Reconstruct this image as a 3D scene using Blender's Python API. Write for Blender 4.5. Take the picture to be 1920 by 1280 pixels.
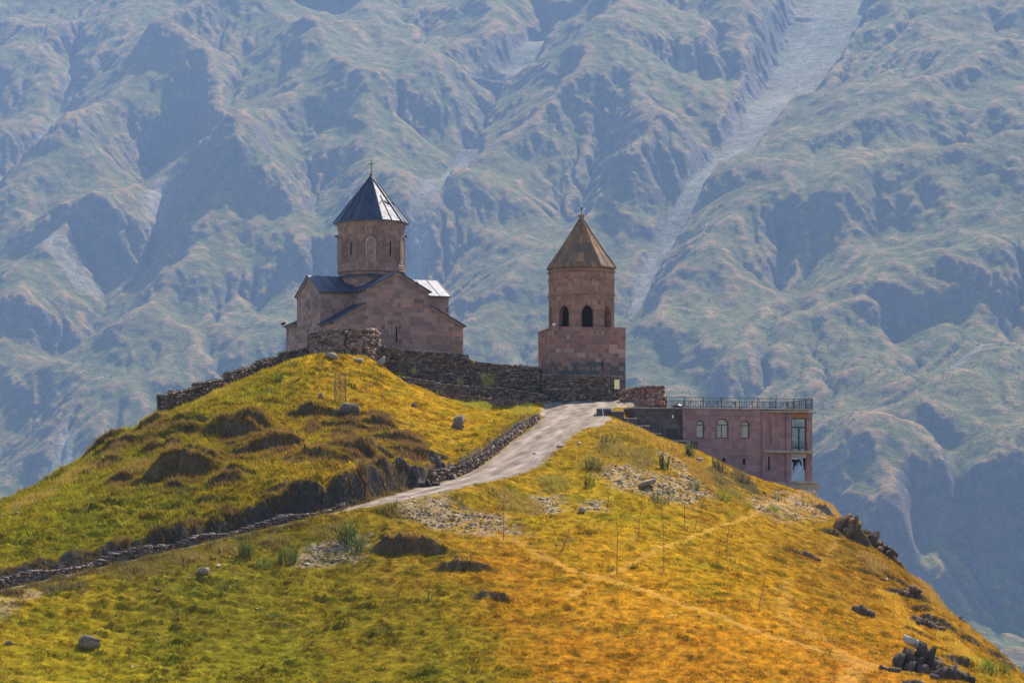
import bpy, bmesh, math, random
import numpy as np
from mathutils import Vector, Matrix

for _o in list(bpy.data.objects):
    bpy.data.objects.remove(_o)
scene = bpy.context.scene
COL = scene.collection

# ------------------------------------------------------------------ camera
F, CX, HZ = 5000.0, 960.0, 1000.0          # focal length, centre column and horizon row in photo pixels
cam_d = bpy.data.cameras.new('camera')
cam_d.sensor_fit = 'HORIZONTAL'
cam_d.sensor_width = 36.0
cam_d.lens = 36.0 * F / 1920.0
cam_d.shift_y = (HZ - 640.0) / 1920.0
cam_d.clip_start = 0.5
cam_d.clip_end = 20000.0
cam = bpy.data.objects.new('camera', cam_d)
COL.objects.link(cam)
cam.rotation_euler = (math.radians(90), 0, 0)
scene.camera = cam

# ------------------------------------------------------------------ light
SUN_AZ, SUN_EL = math.radians(30), math.radians(49)
world = bpy.data.worlds.new('World')
scene.world = world
world.use_nodes = True
wn = world.node_tree
sky = wn.nodes.new('ShaderNodeTexSky')
sky.sky_type = 'NISHITA'
sky.sun_disc = False
sky.sun_elevation = SUN_EL
sky.sun_rotation = SUN_AZ
sky.altitude = 2000
wn.links.new(sky.outputs[0], wn.nodes['Background'].inputs[0])
wn.nodes['Background'].inputs[1].default_value = 0.105
sun_d = bpy.data.lights.new('sun', 'SUN')
sun_d.energy = 5.0
sun_d.angle = math.radians(0.5)
sun_d.color = (1.0, 0.91, 0.75)
sun = bpy.data.objects.new('sun', sun_d)
COL.objects.link(sun)
SUN = Vector((math.sin(SUN_AZ) * math.cos(SUN_EL), math.cos(SUN_AZ) * math.cos(SUN_EL), math.sin(SUN_EL)))
sun.rotation_euler = SUN.to_track_quat('Z', 'Y').to_euler()
scene.view_settings.view_transform = 'Standard'
scene.view_settings.look = 'None'
scene.view_settings.exposure = 1.3
scene.view_settings.gamma = 1.0
scene.cycles.use_denoising = True
scene.cycles.max_bounces = 5
scene.cycles.volume_bounces = 0
HAZE_DENSITY = 0.60e-4
HAZE_COLOR = (0.36, 0.565, 0.96)

# ------------------------------------------------------------------ numeric helpers
RNG = np.random.default_rng(7)
random.seed(7)

def P(u, v, D):
    return ((u - CX) / F * D, D, (HZ - v) / F * D)

_perm = np.random.default_rng(11).permutation(4096).astype(np.int64)
_gr = np.random.default_rng(12).uniform(0, 2 * np.pi, 4096)
_gx, _gy = np.cos(_gr), np.sin(_gr)

def perlin(x, y, seed=0):
    x = np.asarray(x, float); y = np.asarray(y, float)
    xi = np.floor(x).astype(np.int64); yi = np.floor(y).astype(np.int64)
    xf = x - xi; yf = y - yi
    u = xf * xf * xf * (xf * (xf * 6 - 15) + 10); v = yf * yf * yf * (yf * (yf * 6 - 15) + 10)
    def g(ix, iy, dx, dy):
        h = _perm[(ix + _perm[(iy + seed * 131) & 4095]) & 4095]
        return _gx[h] * dx + _gy[h] * dy
    a = g(xi, yi, xf, yf); b = g(xi + 1, yi, xf - 1, yf)
    c = g(xi, yi + 1, xf, yf - 1); d = g(xi + 1, yi + 1, xf - 1, yf - 1)
    return ((a + u * (b - a)) + v * ((c + u * (d - c)) - (a + u * (b - a)))) * 1.5

def fbm(x, y, octv=4, seed=0, gain=0.5, lac=2.03):
    s = 0; a = 1.0; n = 0
    for i in range(octv):
        s = s + a * perlin(x * lac ** i, y * lac ** i, seed + i * 7); n += a; a *= gain
    return s / n

def ridged(x, y, octv=4, seed=0, gain=0.5):
    s = 0; a = 1.0; n = 0
    for i in range(octv):
        s = s + a * (1 - np.abs(perlin(x * 2.03 ** i, y * 2.03 ** i, seed + i * 5)) * 2); n += a; a *= gain
    return s / n

def sstep(a, b, x):
    t = np.clip((x - a) / (b - a), 0, 1)
    return t * t * (3 - 2 * t)

def poly_dist(x, y, pts):
    """distance to a polyline and the parameter (index + fraction) of the nearest point"""
    best = np.full(x.shape, 1e9); par = np.zeros(x.shape); side = np.zeros(x.shape)
    for i in range(len(pts) - 1):
        ax, ay = pts[i][0], pts[i][1]; bx, by = pts[i + 1][0], pts[i + 1][1]
        dx, dy = bx - ax, by - ay
        t = np.clip(((x - ax) * dx + (y - ay) * dy) / (dx * dx + dy * dy), 0, 1)
        d = np.hypot(x - ax - t * dx, y - ay - t * dy)
        m = d < best
        best = np.where(m, d, best); par = np.where(m, i + t, par)
        side = np.where(m, np.sign(dx * (y - ay) - dy * (x - ax)), side)
    return best, par, side

def in_poly(x, y, poly):
    ins = np.zeros(np.shape(x), bool)
    n = len(poly)
    for i in range(n):
        x0, y0 = poly[i]; x1, y1 = poly[(i + 1) % n]
        c = ((y0 > y) != (y1 > y)) & (x < (x1 - x0) * (y - y0) / ((y1 - y0) or 1e-9) + x0)
        ins ^= c
    return ins

# ------------------------------------------------------------------ object helpers
def tag(o, label=None, cat=None, group=None, kind=None):
    if label: o['label'] = label
    if cat: o['category'] = cat
    if group: o['group'] = group
    if kind: o['kind'] = kind
    return o

def thing(name, label, cat, loc=(0, 0, 0), rotz=0.0, group=None):
    o = bpy.data.objects.new(name, None)
    COL.objects.link(o)
    o.empty_display_size = 0.3
    o.location = loc
    o.rotation_euler = (0, 0, rotz)
    return tag(o, label, cat, group)

def link_mesh(name, me, mat, parent=None):
    o = bpy.data.objects.new(name, me)
    COL.objects.link(o)
    if mat:
        for m in (mat if isinstance(mat, (list, tuple)) else [mat]):
            me.materials.append(m)
    if parent is not None:
        o.parent = parent
    return o

def np_mesh(name, V, Fc, cols=None, smooth=False, extra=None):
    V = np.asarray(V, np.float32); Fc = np.asarray(Fc, np.int32)
    me = bpy.data.meshes.new(name)
    n, k = Fc.shape
    me.vertices.add(len(V)); me.vertices.foreach_set('co', V.ravel())
    me.loops.add(n * k); me.loops.foreach_set('vertex_index', Fc.ravel())
    me.polygons.add(n)
    me.polygons.foreach_set('loop_start', np.arange(0, n * k, k, dtype=np.int32))
    if smooth:
        me.polygons.foreach_set('use_smooth', np.ones(n, bool))
    me.update(calc_edges=True)
    if cols is not None:
        c = np.ones((len(V), 4), np.float32); c[:, :3] = cols
        a = me.color_attributes.new('Col', 'FLOAT_COLOR', 'POINT'); a.data.foreach_set('color', c.ravel())
    for nm, arr in (extra or {}).items():
        a = me.attributes.new(nm, 'FLOAT', 'POINT'); a.data.foreach_set('value', np.asarray(arr, np.float32).ravel())
    return me

class MB:
    """collects polygons, builds ONE mesh object with box-mapped or given UVs"""
    def __init__(s):
        s.v = []; s.f = []; s.uv = []; s.mi = []; s.sm = []
    def poly(s, pts, uv=None, mi=0, smooth=False):
        b = len(s.v); s.v += [tuple(p) for p in pts]
        s.f.append(list(range(b, b + len(pts)))); s.uv.append(uv); s.mi.append(mi); s.sm.append(smooth)
    def box(s, x0, x1, y0, y1, z0, z1, mi=0, skip=''):
        p = [(x, y, z) for z in (z0, z1) for y in (y0, y1) for x in (x0, x1)]
        for k, q in (('b', (0, 2, 3, 1)), ('t', (4, 5, 7, 6)), ('f', (0, 1, 5, 4)), ('k', (3, 2, 6, 7)), ('l', (2, 0, 4, 6)), ('r', (1, 3, 7, 5))):
            if k not in skip:
                s.poly([p[i] for i in q], mi=mi)
    def hexa(s, p, mi=0):
        """8 corners: bottom 4 (ccw from above) then top 4"""
        s.poly([p[3], p[2], p[1], p[0]], mi=mi); s.poly(p[4:8], mi=mi)
        for i in range(4):
            j = (i + 1) % 4
            s.poly([p[i], p[j], p[4 + j], p[4 + i]], mi=mi)
    def bar(s, a, b, w, h=None, up=(0, 0, 1), mi=0):
        """rectangular bar from a to b"""
        h = h or w
        a = Vector(a); b = Vector(b); d = (b - a).normalized(); up = Vector(up)
        if abs(d.dot(up)) > 0.98: up = Vector((0, 1, 0))
        r = d.cross(up).normalized(); u = r.cross(d)
        q = []
        for c in (a, b):
            q += [c - r * w / 2 - u * h / 2, c + r * w / 2 - u * h / 2, c + r * w / 2 + u * h / 2, c - r * w / 2 + u * h / 2]
        s.hexa([tuple(t) for t in q], mi)
    def tube(s, pts, rad, n=6, mi=0, cap=True):
        rings = []
        pts = [Vector(p) for p in pts]
        for i, p in enumerate(pts):
            d = (pts[min(i + 1, len(pts) - 1)] - pts[max(i - 1, 0)]).normalized()
            a = d.cross(Vector((0, 0, 1)) if abs(d.z) < 0.9 else Vector((0, 1, 0))).normalized(); b = d.cross(a)
            r = rad[i] if isinstance(rad, (list, tuple)) else rad
            rings.append([tuple(p + (a * math.cos(2 * math.pi * k / n) + b * math.sin(2 * math.pi * k / n)) * r) for k in range(n)])
        for i in range(len(rings) - 1):
            for k in range(n):
                j = (k + 1) % n
                s.poly([rings[i][k], rings[i + 1][k], rings[i + 1][j], rings[i][j]], mi=mi, smooth=True)
        if cap:
            s.poly(rings[0], mi=mi); s.poly(rings[-1][::-1], mi=mi)
    def lathe(s, prof, c=(0, 0), n=48, a0=0.0, smooth=True, mi=0, R=None):
        """profile [(r, z)...] from the bottom up round a vertical axis"""
        R = R or max(r for r, z in prof)
        for i in range(len(prof) - 1):
            (r0, z0), (r1, z1) = prof[i], prof[i + 1]
            for k in range(n):
                t0 = a0 + 2 * math.pi * k / n; t1 = a0 + 2 * math.pi * (k + 1) / n
                q = [(c[0] + r0 * math.cos(t0), c[1] + r0 * math.sin(t0), z0), (c[0] + r0 * math.cos(t1), c[1] + r0 * math.sin(t1), z0),
                     (c[0] + r1 * math.cos(t1), c[1] + r1 * math.sin(t1), z1), (c[0] + r1 * math.cos(t0), c[1] + r1 * math.sin(t0), z1)]
                ex = abs(r1 - r0) if abs(z1 - z0) < 1e-6 else 0
                uv = [(t0 * R, z0), (t1 * R, z0), (t1 * R, z1 + ex), (t0 * R, z1 + ex)]
                if r1 < 1e-6: q = q[:3]; uv = uv[:3]
                elif r0 < 1e-6: q = [q[0]] + q[2:]; uv = [uv[0]] + uv[2:]
                s.poly(q, uv=uv, smooth=smooth and abs(z1 - z0) > 1e-6, mi=mi)
    def build(s, name, mat, parent=None, cols=None):
        me = bpy.data.meshes.new(name)
        me.from_pydata(s.v, [], s.f)
        uvl = me.uv_layers.new(name='UVMap')
        dat = []
        for f, uv in zip(s.f, s.uv):
            if uv is None:
                p = [Vector(s.v[i]) for i in f]
                n = Vector((0, 0, 0))
                for i in range(len(p)):
                    a, b = p[i], p[(i + 1) % len(p)]
                    n += Vector(((a.y - b.y) * (a.z + b.z), (a.z - b.z) * (a.x + b.x), (a.x - b.x) * (a.y + b.y)))
                if n.length > 1e-12: n.normalize()
                if abs(n.z) < 0.85:
                    t = Vector((-n.y, n.x, 0)).normalized(); w = n.cross(t)
                    uv = [(q.dot(t), q.dot(w)) for q in p]
                else:
                    uv = [(q.x, q.y) for q in p]
            for q in uv: dat += [q[0], q[1]]
        uvl.data.foreach_set('uv', dat)
        me.polygons.foreach_set('material_index', s.mi)
        me.polygons.foreach_set('use_smooth', s.sm)
        me.update()
        return link_mesh(name, me, mat, parent)

# ------------------------------------------------------------------ materials
class NT:
    """small helper for writing node trees"""
    def __init__(s, name):
        s.m = bpy.data.materials.new(name); s.m.use_nodes = True
        s.t = s.m.node_tree; s.b = s.t.nodes['Principled BSDF']; s.out = s.t.nodes['Material Output']
    def n(s, typ, **kw):
        nd = s.t.nodes.new(typ)
        for k, v in kw.items():
            setattr(nd, k, v)
        return nd
    def put(s, sock, v):
        if isinstance(v, bpy.types.NodeSocket): s.t.links.new(v, sock)
        elif v is not None:
            if sock.type == 'RGBA' and len(v) == 3: v = (*v, 1)
            sock.default_value = v
    def math(s, op, a, b=None, c=None, clamp=False):
        nd = s.n('ShaderNodeMath', operation=op); nd.use_clamp = clamp
        for i, x in enumerate((a, b, c)):
            if x is not None: s.put(nd.inputs[i], x)
        return nd.outputs[0]
    def mix(s, f, a, b, mode='MIX'):
        nd = s.n('ShaderNodeMix', data_type='RGBA', blend_type=mode)
        s.put(nd.inputs[0], f); s.put(nd.inputs[6], a); s.put(nd.inputs[7], b)
        return nd.outputs[2]
    def noise(s, vec, scale, detail=4, rough=0.55, dist=0.0):
        nd = s.n('ShaderNodeTexNoise'); s.put(nd.inputs['Vector'], vec)
        nd.inputs['Scale'].default_value = scale; nd.inputs['Detail'].default_value = detail
        nd.inputs['Roughness'].default_value = rough; nd.inputs['Distortion'].default_value = dist
        return nd.outputs['Fac']
    def ramp(s, f, stops, interp='LINEAR'):
        nd = s.n('ShaderNodeValToRGB'); cr = nd.color_ramp; cr.interpolation = interp
        while len(cr.elements) < len(stops): cr.elements.new(0.5)
        for e, (p, c) in zip(cr.elements, stops):
            e.position = p; e.color = (*c, 1) if len(c) == 3 else c
        s.put(nd.inputs[0], f)
        return nd.outputs[0]
    def rng(s, f, a, b, c=0.0, d=1.0):
        nd = s.n('ShaderNodeMapRange'); s.put(nd.inputs[0], f)
        for i, x in enumerate((a, b, c, d)): nd.inputs[i + 1].default_value = x
        return nd.outputs[0]
    def vmul(s, vec, k):
        nd = s.n('ShaderNodeVectorMath', operation='MULTIPLY'); s.put(nd.inputs[0], vec); nd.inputs[1].default_value = k
        return nd.outputs[0]
    def geo(s): return s.n('ShaderNodeNewGeometry').outputs['Position']
    def obj(s): return s.n('ShaderNodeTexCoord').outputs['Object']
    def uv(s): return s.n('ShaderNodeTexCoord').outputs['UV']
    def attr(s, name, what='Color'): return s.n('ShaderNodeAttribute', attribute_name=name).outputs[what]
    def bump(s, h, strength=0.5, dist=0.05, normal=None):
        nd = s.n('ShaderNodeBump'); s.put(nd.inputs['Height'], h)
        nd.inputs['Strength'].default_value = strength; nd.inputs['Distance'].default_value = dist
        if normal is not None: s.put(nd.inputs['Normal'], normal)
        return nd.outputs[0]
    def fin(s, color=None, rough=0.85, normal=None, metal=0.0, spec=0.3):
        s.put(s.b.inputs['Base Color'], color); s.put(s.b.inputs['Roughness'], rough); s.put(s.b.inputs['Metallic'], metal)
        s.put(s.b.inputs['Specular IOR Level'], spec)
        if normal is not None: s.put(s.b.inputs['Normal'], normal)
        return s.m

def plain(name, col, rough=0.7, metal=0.0, spec=0.3, var=0.25, scale=3.0):
    k = NT(name)
    f = k.noise(k.obj(), scale, 5, 0.6)
    lo = tuple(c * (1 - var) for c in col); hi = tuple(min(1, c * (1 + var)) for c in col)
    return k.fin(k.mix(k.rng(f, 0.3, 0.7), lo, hi), rough, None, metal, spec)

def ashlar(name, bw, bh, cols, mortar, mw=0.018, stain=(0.16, 0.13, 0.11), stain_amt=0.35, bumpd=0.04, warp=0.06, pale=None, base_dark=None):
    """courses of cut stone blocks with their own colours, mortar lines and weathering, laid in UV metres"""
    k = NT(name)
    uv = k.uv()
    sp = k.n('ShaderNodeSeparateXYZ'); k.put(sp.inputs[0], uv)
    w1 = k.noise(uv, 0.9, 2); w2 = k.noise(uv, 1.7, 2)
    u = k.math('ADD', sp.outputs[0], k.math('MULTIPLY', k.math('SUBTRACT', w1, 0.5), warp))
    v = k.math('ADD', sp.outputs[1], k.math('MULTIPLY', k.math('SUBTRACT', w2, 0.5), warp * 0.8))
    rv = k.math('DIVIDE', v, bh); row = k.math('FLOOR', rv); fv = k.math('FRACT', rv)
    def wn(dim, *a):
        nd = k.n('ShaderNodeTexWhiteNoise', noise_dimensions=dim)
        if dim == '1D': k.put(nd.inputs['W'], a[0])
        else:
            cb = k.n('ShaderNodeCombineXYZ')
            for i, x in enumerate(a): k.put(cb.inputs[i], x)
            k.put(nd.inputs['Vector'], cb.outputs[0])
        return nd.outputs['Value']
    wid = k.math('MULTIPLY', k.math('ADD', k.math('MULTIPLY', wn('1D', row), 0.9), 0.65), bw)
    cu = k.math('ADD', k.math('DIVIDE', u, wid), k.math('MULTIPLY', wn('1D', k.math('ADD', row, 37.3)), 9.0))
    c0 = k.math('FLOOR', cu); fu = k.math('FRACT', cu)
    # some blocks are split in two
    r0 = wn('2D', row, c0)
    half = k.math('FLOOR', k.math('MULTIPLY', fu, 2.0))
    issp = k.math('GREATER_THAN', r0, 0.62)
    fu2 = k.math('FRACT', k.math('MULTIPLY', fu, 2.0))
    fuu = k.math('ADD', k.math('MULTIPLY', issp, fu2), k.math('MULTIPLY', k.math('SUBTRACT', 1.0, issp), fu))
    wd = k.math('DIVIDE', wid, k.math('ADD', issp, 1.0))
    cid = k.math('ADD', c0, k.math('MULTIPLY', k.math('MULTIPLY', issp, half), 0.37))
    r1 = wn('3D', row, cid, 1.0); r2 = wn('3D', row, cid, 5.0)
    du = k.math('MULTIPLY', k.math('MINIMUM', fuu, k.math('SUBTRACT', 1.0, fuu)), wd)
    dv = k.math('MULTIPLY', k.math('MINIMUM', fv, k.math('SUBTRACT', 1.0, fv)), bh)
    d = k.math('MINIMUM', du, dv)
    mort = k.rng(d, mw * 0.6, mw * 1.5, 1.0, 0.0)
    stops = [(i / len(cols), c) for i, c in enumerate(cols)]
    c = k.ramp(r1, stops, 'CONSTANT')
    c = k.mix(k.math('MULTIPLY', k.math('SUBTRACT', r2, 0.3), 0.5, clamp=True), c, (0.05, 0.04, 0.04))
    fine = k.noise(uv, 6.0, 6, 0.65)
    c = k.mix(0.6, c, k.ramp(fine, [(0.25, (0.35, 0.35, 0.35)), (0.75, (1.0, 1.0, 1.0))]), 'MULTIPLY')
    c = k.mix(0.35, c, k.ramp(fine, [(0.3, (1, 1, 1)), (0.8, (1.6, 1.55, 1.5))]), 'MULTIPLY')
    c = k.mix(k.math('MULTIPLY', mort, 0.7), c, mortar)
    big = k.noise(k.obj(), 0.33, 5, 0.6, 0.6)
    c = k.mix(k.math('MULTIPLY', k.rng(big, 0.45, 0.72), stain_amt), c, stain)
    if pale:
        drip = k.noise(k.vmul(uv, (1.8, 0.28, 1)), 1.6, 5, 0.7)
        c = k.mix(k.math('MULTIPLY', k.rng(drip, 0.56, 0.75), pale[1]), c, pale[0])
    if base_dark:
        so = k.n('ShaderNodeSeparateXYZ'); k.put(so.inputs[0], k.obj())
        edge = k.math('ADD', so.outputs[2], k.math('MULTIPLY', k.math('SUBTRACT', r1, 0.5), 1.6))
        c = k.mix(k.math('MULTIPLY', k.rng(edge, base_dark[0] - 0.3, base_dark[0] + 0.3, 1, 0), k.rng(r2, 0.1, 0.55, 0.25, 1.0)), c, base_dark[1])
    h = k.math('ADD', k.math('MULTIPLY', mort, -1.0), k.math('ADD', k.math('MULTIPLY', fine, 0.7), k.math('MULTIPLY', r2, 0.6)))
    return k.fin(c, 0.9, k.bump(h, 0.8, bumpd), 0, 0.2)

M = {}
M['church_stone'] = ashlar('church_stone', 0.95, 0.55, [(0.325, 0.186, 0.149), (0.406, 0.238, 0.196), (0.271, 0.165, 0.143), (0.365, 0.226, 0.190), (0.447, 0.238, 0.184), (0.319, 0.204, 0.178), (0.230, 0.146, 0.139), (0.406, 0.254, 0.213)],
                           (0.34, 0.27, 0.22), stain=(0.17, 0.13, 0.12), stain_amt=0.4)
M['drum_stone'] = ashlar('drum_stone', 0.7, 0.5, [(0.346, 0.198, 0.148), (0.412, 0.237, 0.180), (0.292, 0.170, 0.132), (0.386, 0.225, 0.180)],
                         (0.28, 0.21, 0.17), stain=(0.15, 0.11, 0.10), stain_amt=0.35, pale=((0.52, 0.42, 0.34), 0.6))
M['drum_pale'] = ashlar('drum_pale', 0.6, 0.5, [(0.50, 0.38, 0.29), (0.44, 0.33, 0.25), (0.55, 0.44, 0.35)], (0.42, 0.32, 0.26), stain=(0.30, 0.22, 0.17), stain_amt=0.5, pale=((0.70, 0.60, 0.50), 0.7))
M['trim_stone'] = ashlar('trim_stone', 1.2, 0.4, [(0.329, 0.205, 0.145), (0.390, 0.243, 0.170), (0.293, 0.184, 0.135)], (0.22, 0.17, 0.14), stain_amt=0.25)
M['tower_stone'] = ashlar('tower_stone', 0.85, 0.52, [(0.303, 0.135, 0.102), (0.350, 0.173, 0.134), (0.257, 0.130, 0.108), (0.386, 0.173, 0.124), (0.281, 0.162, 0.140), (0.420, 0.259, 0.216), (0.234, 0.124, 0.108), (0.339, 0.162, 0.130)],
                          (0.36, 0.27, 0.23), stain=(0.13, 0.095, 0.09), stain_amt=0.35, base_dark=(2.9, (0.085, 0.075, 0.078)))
M['belfry_stone'] = ashlar('belfry_stone', 0.8, 0.55, [(0.336, 0.163, 0.110), (0.384, 0.189, 0.128), (0.300, 0.147, 0.105), (0.408, 0.221, 0.157)],
                           (0.33, 0.24, 0.20), stain=(0.15, 0.11, 0.10), stain_amt=0.4)
M['slate'] = ashlar('slate', 1.3, 1.15, [(0.259, 0.144, 0.084), (0.328, 0.181, 0.103), (0.207, 0.125, 0.080), (0.380, 0.188, 0.099)], (0.10, 0.08, 0.065), stain=(0.10, 0.09, 0.08), stain_amt=0.5, bumpd=0.03)
M['pink_tuff'] = ashlar('pink_tuff', 1.1, 0.62, [(0.352, 0.188, 0.182), (0.395, 0.220, 0.208), (0.320, 0.177, 0.177), (0.374, 0.204, 0.187)], (0.40, 0.28, 0.27), mw=0.012,
                        stain=(0.21, 0.125, 0.15), stain_amt=0.5, bumpd=0.02, pale=((0.46, 0.30, 0.29), 0.3))
M['dark_basalt'] = ashlar('dark_basalt', 0.6, 0.3, [(0.106, 0.074, 0.071), (0.125, 0.084, 0.081), (0.088, 0.063, 0.062), (0.150, 0.100, 0.090)], (0.10, 0.085, 0.085), stain_amt=0.3)
M['grey_stone'] = ashlar('grey_stone', 0.35, 0.3, [(0.17, 0.14, 0.14), (0.20, 0.165, 0.16), (0.15, 0.125, 0.125)], (0.13, 0.11, 0.11), stain_amt=0.3)
M['concrete'] = plain('concrete', (0.32, 0.26, 0.22), 0.9, var=0.35, scale=1.6)
M['coping'] = plain('coping_slab', (0.42, 0.37, 0.34), 0.85, var=0.3, scale=2.5)
M['brown_frame'] = plain('brown_frame', (0.07, 0.035, 0.03), 0.5)
M['dark_frame'] = plain('dark_frame', (0.03, 0.025, 0.025), 0.45)
M['door_wood'] = plain('door_wood', (0.045, 0.03, 0.028), 0.6, scale=8)
M['iron'] = plain('iron', (0.035, 0.04, 0.05), 0.4, 0.6, 0.5)
M['gilt'] = plain('gilt', (0.20, 0.13, 0.05), 0.4, 0.8)
M['dark_fill'] = plain('dark_opening_fill', (0.018, 0.014, 0.013), 0.9)  # near-black colour in place of the unlit depth behind openings
M['black_cloth'] = plain('black_cloth', (0.012, 0.012, 0.018), 0.9)
M['white_enamel'] = plain('white_enamel', (0.72, 0.70, 0.66), 0.4)
M['orange_soffit'] = plain('orange_soffit', (0.30, 0.12, 0.06), 0.8)
M['sign_yellow'] = plain('sign_yellow', (0.80, 0.68, 0.30), 0.5, var=0.08)
M['old_wood'] = plain('old_wood', (0.16, 0.11, 0.075), 0.9, scale=9)
M['bark'] = plain('bark', (0.13, 0.075, 0.05), 0.9, scale=9)
M['wire'] = plain('wire', (0.16, 0.11, 0.08), 0.6, 0.3)

def roof_metal():
    k = NT('roof_metal')
    o = k.obj()
    f = k.noise(o, 0.9, 5, 0.6, 0.5); g = k.noise(o, 4.0, 4)
    c = k.mix(k.rng(f, 0.35, 0.7), (0.04, 0.048, 0.085), (0.085, 0.085, 0.11))
    h = k.math('ADD', f, k.math('MULTIPLY', g, 0.25))
    return k.fin(c, k.rng(g, 0.3, 0.7, 0.42, 0.58), k.bump(h, 0.35, 0.12), 0.45, 0.4)
M['roof_metal'] = roof_metal()

def glass(name, tint, see):
    k = NT(name)
    tr = k.n('ShaderNodeBsdfTransparent'); tr.inputs[0].default_value = (*tint, 1)
    mx = k.n('ShaderNodeMixShader'); mx.inputs[0].default_value = see
    k.fin((0.03, 0.03, 0.035), 0.06, None, 0, 0.6)
    k.t.links.new(k.b.outputs[0], mx.inputs[1]); k.t.links.new(tr.outputs[0], mx.inputs[2])
    k.t.links.new(mx.outputs[0], k.out.inputs[0])
    return k.m
M['glass_clear'] = glass('glass_clear', (0.85, 0.9, 0.9), 0.75)
def curtained():
    k = NT('curtained_glass')
    o = k.obj()
    f = k.noise(k.vmul(o, (6, 6, 0.7)), 1.0, 3)
    return k.fin(k.ramp(f, [(0.3, (0.16, 0.13, 0.10)), (0.7, (0.30, 0.25, 0.19))]), 0.15, None, 0, 0.6)
M['glass_curtain'] = curtained()

def col_mat(name, rough=0.95, nscale=5.0, amt=0.5, bumpd=0.03, transl=0.0, spec=0.15):
    """vertex colour of the thing itself broken up by fine noise"""
    k = NT(name)
    p = k.geo()
    f = k.noise(p, nscale, 5, 0.65)
    g = k.noise(p, nscale * 6, 3, 0.6)
    s = k.math('ADD', k.math('MULTIPLY', f, 0.6), k.math('MULTIPLY', g, 0.4))
    c = k.mix(amt, k.attr('Col'), k.ramp(s, [(0.3, (0.45, 0.45, 0.45)), (0.7, (1.45, 1.45, 1.45))]), 'MULTIPLY')
    k.fin(c, rough, k.bump(s, 0.7, bumpd) if bumpd else None, 0, spec)
    if transl:
        t = k.n('ShaderNodeBsdfTranslucent'); k.put(t.inputs[0], c)
        mx = k.n('ShaderNodeMixShader'); mx.inputs[0].default_value = transl
        k.t.links.new(k.b.outputs[0], mx.inputs[1]); k.t.links.new(t.outputs[0], mx.inputs[2])
        k.t.links.new(mx.outputs[0], k.out.inputs[0])
    return k.m
M['rubble'] = col_mat('rubble_stone', 0.95, 5.0, 0.55, 0.04)
M['rock'] = col_mat('bare_rock', 0.95, 3.5, 0.95, 0.22)
M['ground'] = col_mat('hill_ground', 1.0, 3.0, 0.6, 0.10, spec=0.02)
M['blade'] = col_mat('grass_blade', 0.9, 1.0, 0.3, 0, 0.45, spec=0.05)
M['leaf'] = col_mat('weed_leaf', 0.8, 2.0, 0.3, 0, 0.35, spec=0.1)

def road_mat():
    k = NT('gravel_road')
    p = k.geo()
    f = k.noise(p, 0.5, 5, 0.6); g = k.noise(p, 9.0, 5, 0.7); s = k.noise(k.vmul(p, (1, 1, 1)), 22.0, 2, 0.5)
    c = k.mix(0.6, k.attr('Col'), k.ramp(f, [(0.3, (0.75, 0.75, 0.75)), (0.7, (1.2, 1.2, 1.2))]), 'MULTIPLY')
    c = k.mix(0.7, c, k.ramp(g, [(0.3, (0.62, 0.62, 0.62)), (0.7, (1.3, 1.3, 1.3))]), 'MULTIPLY')
    c = k.mix(k.math('MULTIPLY', k.rng(s, 0.66, 0.72), 0.7), c, (0.48, 0.40, 0.34))
    return k.fin(c, 0.95, k.bump(g, 0.7, 0.06), 0, 0.1)
M['road'] = road_mat()

def mountain_mat():
    k = NT('mountain_grass_and_rock')
    p = k.geo()
    f = k.noise(p, 0.041, 6, 0.7); g = k.noise(p, 0.16, 4, 0.7); big = k.noise(p, 0.0027, 4, 0.6)
    c = k.attr('Col')
    c = k.mix(0.85, c, k.ramp(f, [(0.3, (0.45, 0.48, 0.5)), (0.7, (1.5, 1.45, 1.4))]), 'MULTIPLY')
    c = k.mix(0.5, c, k.ramp(big, [(0.35, (0.8, 0.95, 0.9)), (0.65, (1.2, 1.05, 0.95))]), 'MULTIPLY')
    c = k.mix(0.6, c, k.ramp(g, [(0.32, (0.5, 0.52, 0.5)), (0.68, (1.5, 1.45, 1.4))]), 'MULTIPLY')
    s = k.attr('scree', 'Fac')
    spk = k.rng(k.noise(p, 0.36, 2, 0.6), 0.64, 0.72)
    c = k.mix(k.math('MULTIPLY', s, spk), c, (0.75, 0.72, 0.70))
    h = k.math('ADD', f, k.math('MULTIPLY', g, 0.5))
    return k.fin(c, 0.95, k.bump(h, 0.9, 11.0), 0, 0.1)
M['mountain'] = mountain_mat()

# ------------------------------------------------------------------ far mountainside
MS = 2.2                                     # the relief is shaped at a smaller size and enlarged to its real distance
MT, XT, MY0 = 0.57, 0.20, 2400.0                       # mean slope and the distance where it passes eye level
def mproj(u, v, A=0.0):
    e = (HZ - v) / F
    D = (MT * MY0 - A) / (MT + XT * (u - CX) / F - e)
    return ((u - CX) / F * D, D)

def mline(pts, A=0.0):
    return [mproj(u, v, A) for u, v in pts]

SCREE = [
    ([(1575, -120), (1555, 0), (1500, 110), (1445, 205), (1380, 310), (1300, 420), (1225, 520), (1190, 610)], [58, 52, 43, 31, 21, 16, 12, 8], -20),
    ([(880, 300), (830, 400), (795, 490), (770, 600)], [14, 18, 14, 10], -15), ([(1010, 60), (960, 130), (900, 160)], [18, 24, 10], -10),
    ([(130, 120), (128, 180), (90, 240), (40, 290), (0, 340)], [5, 7, 8, 10, 12], -15), ([(305, 360), (295, 430), (280, 480)], [12, 18, 8], -15),
    ([(90, 520), (160, 545)], [18, 16], 0), ([(1240, 130), (1280, 125)], [8, 8], 10), ([(1840, 680), (1780, 730)], [6, 8], 10), ([(120, 860), (110, 940)], [10, 18], 0),
]

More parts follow.
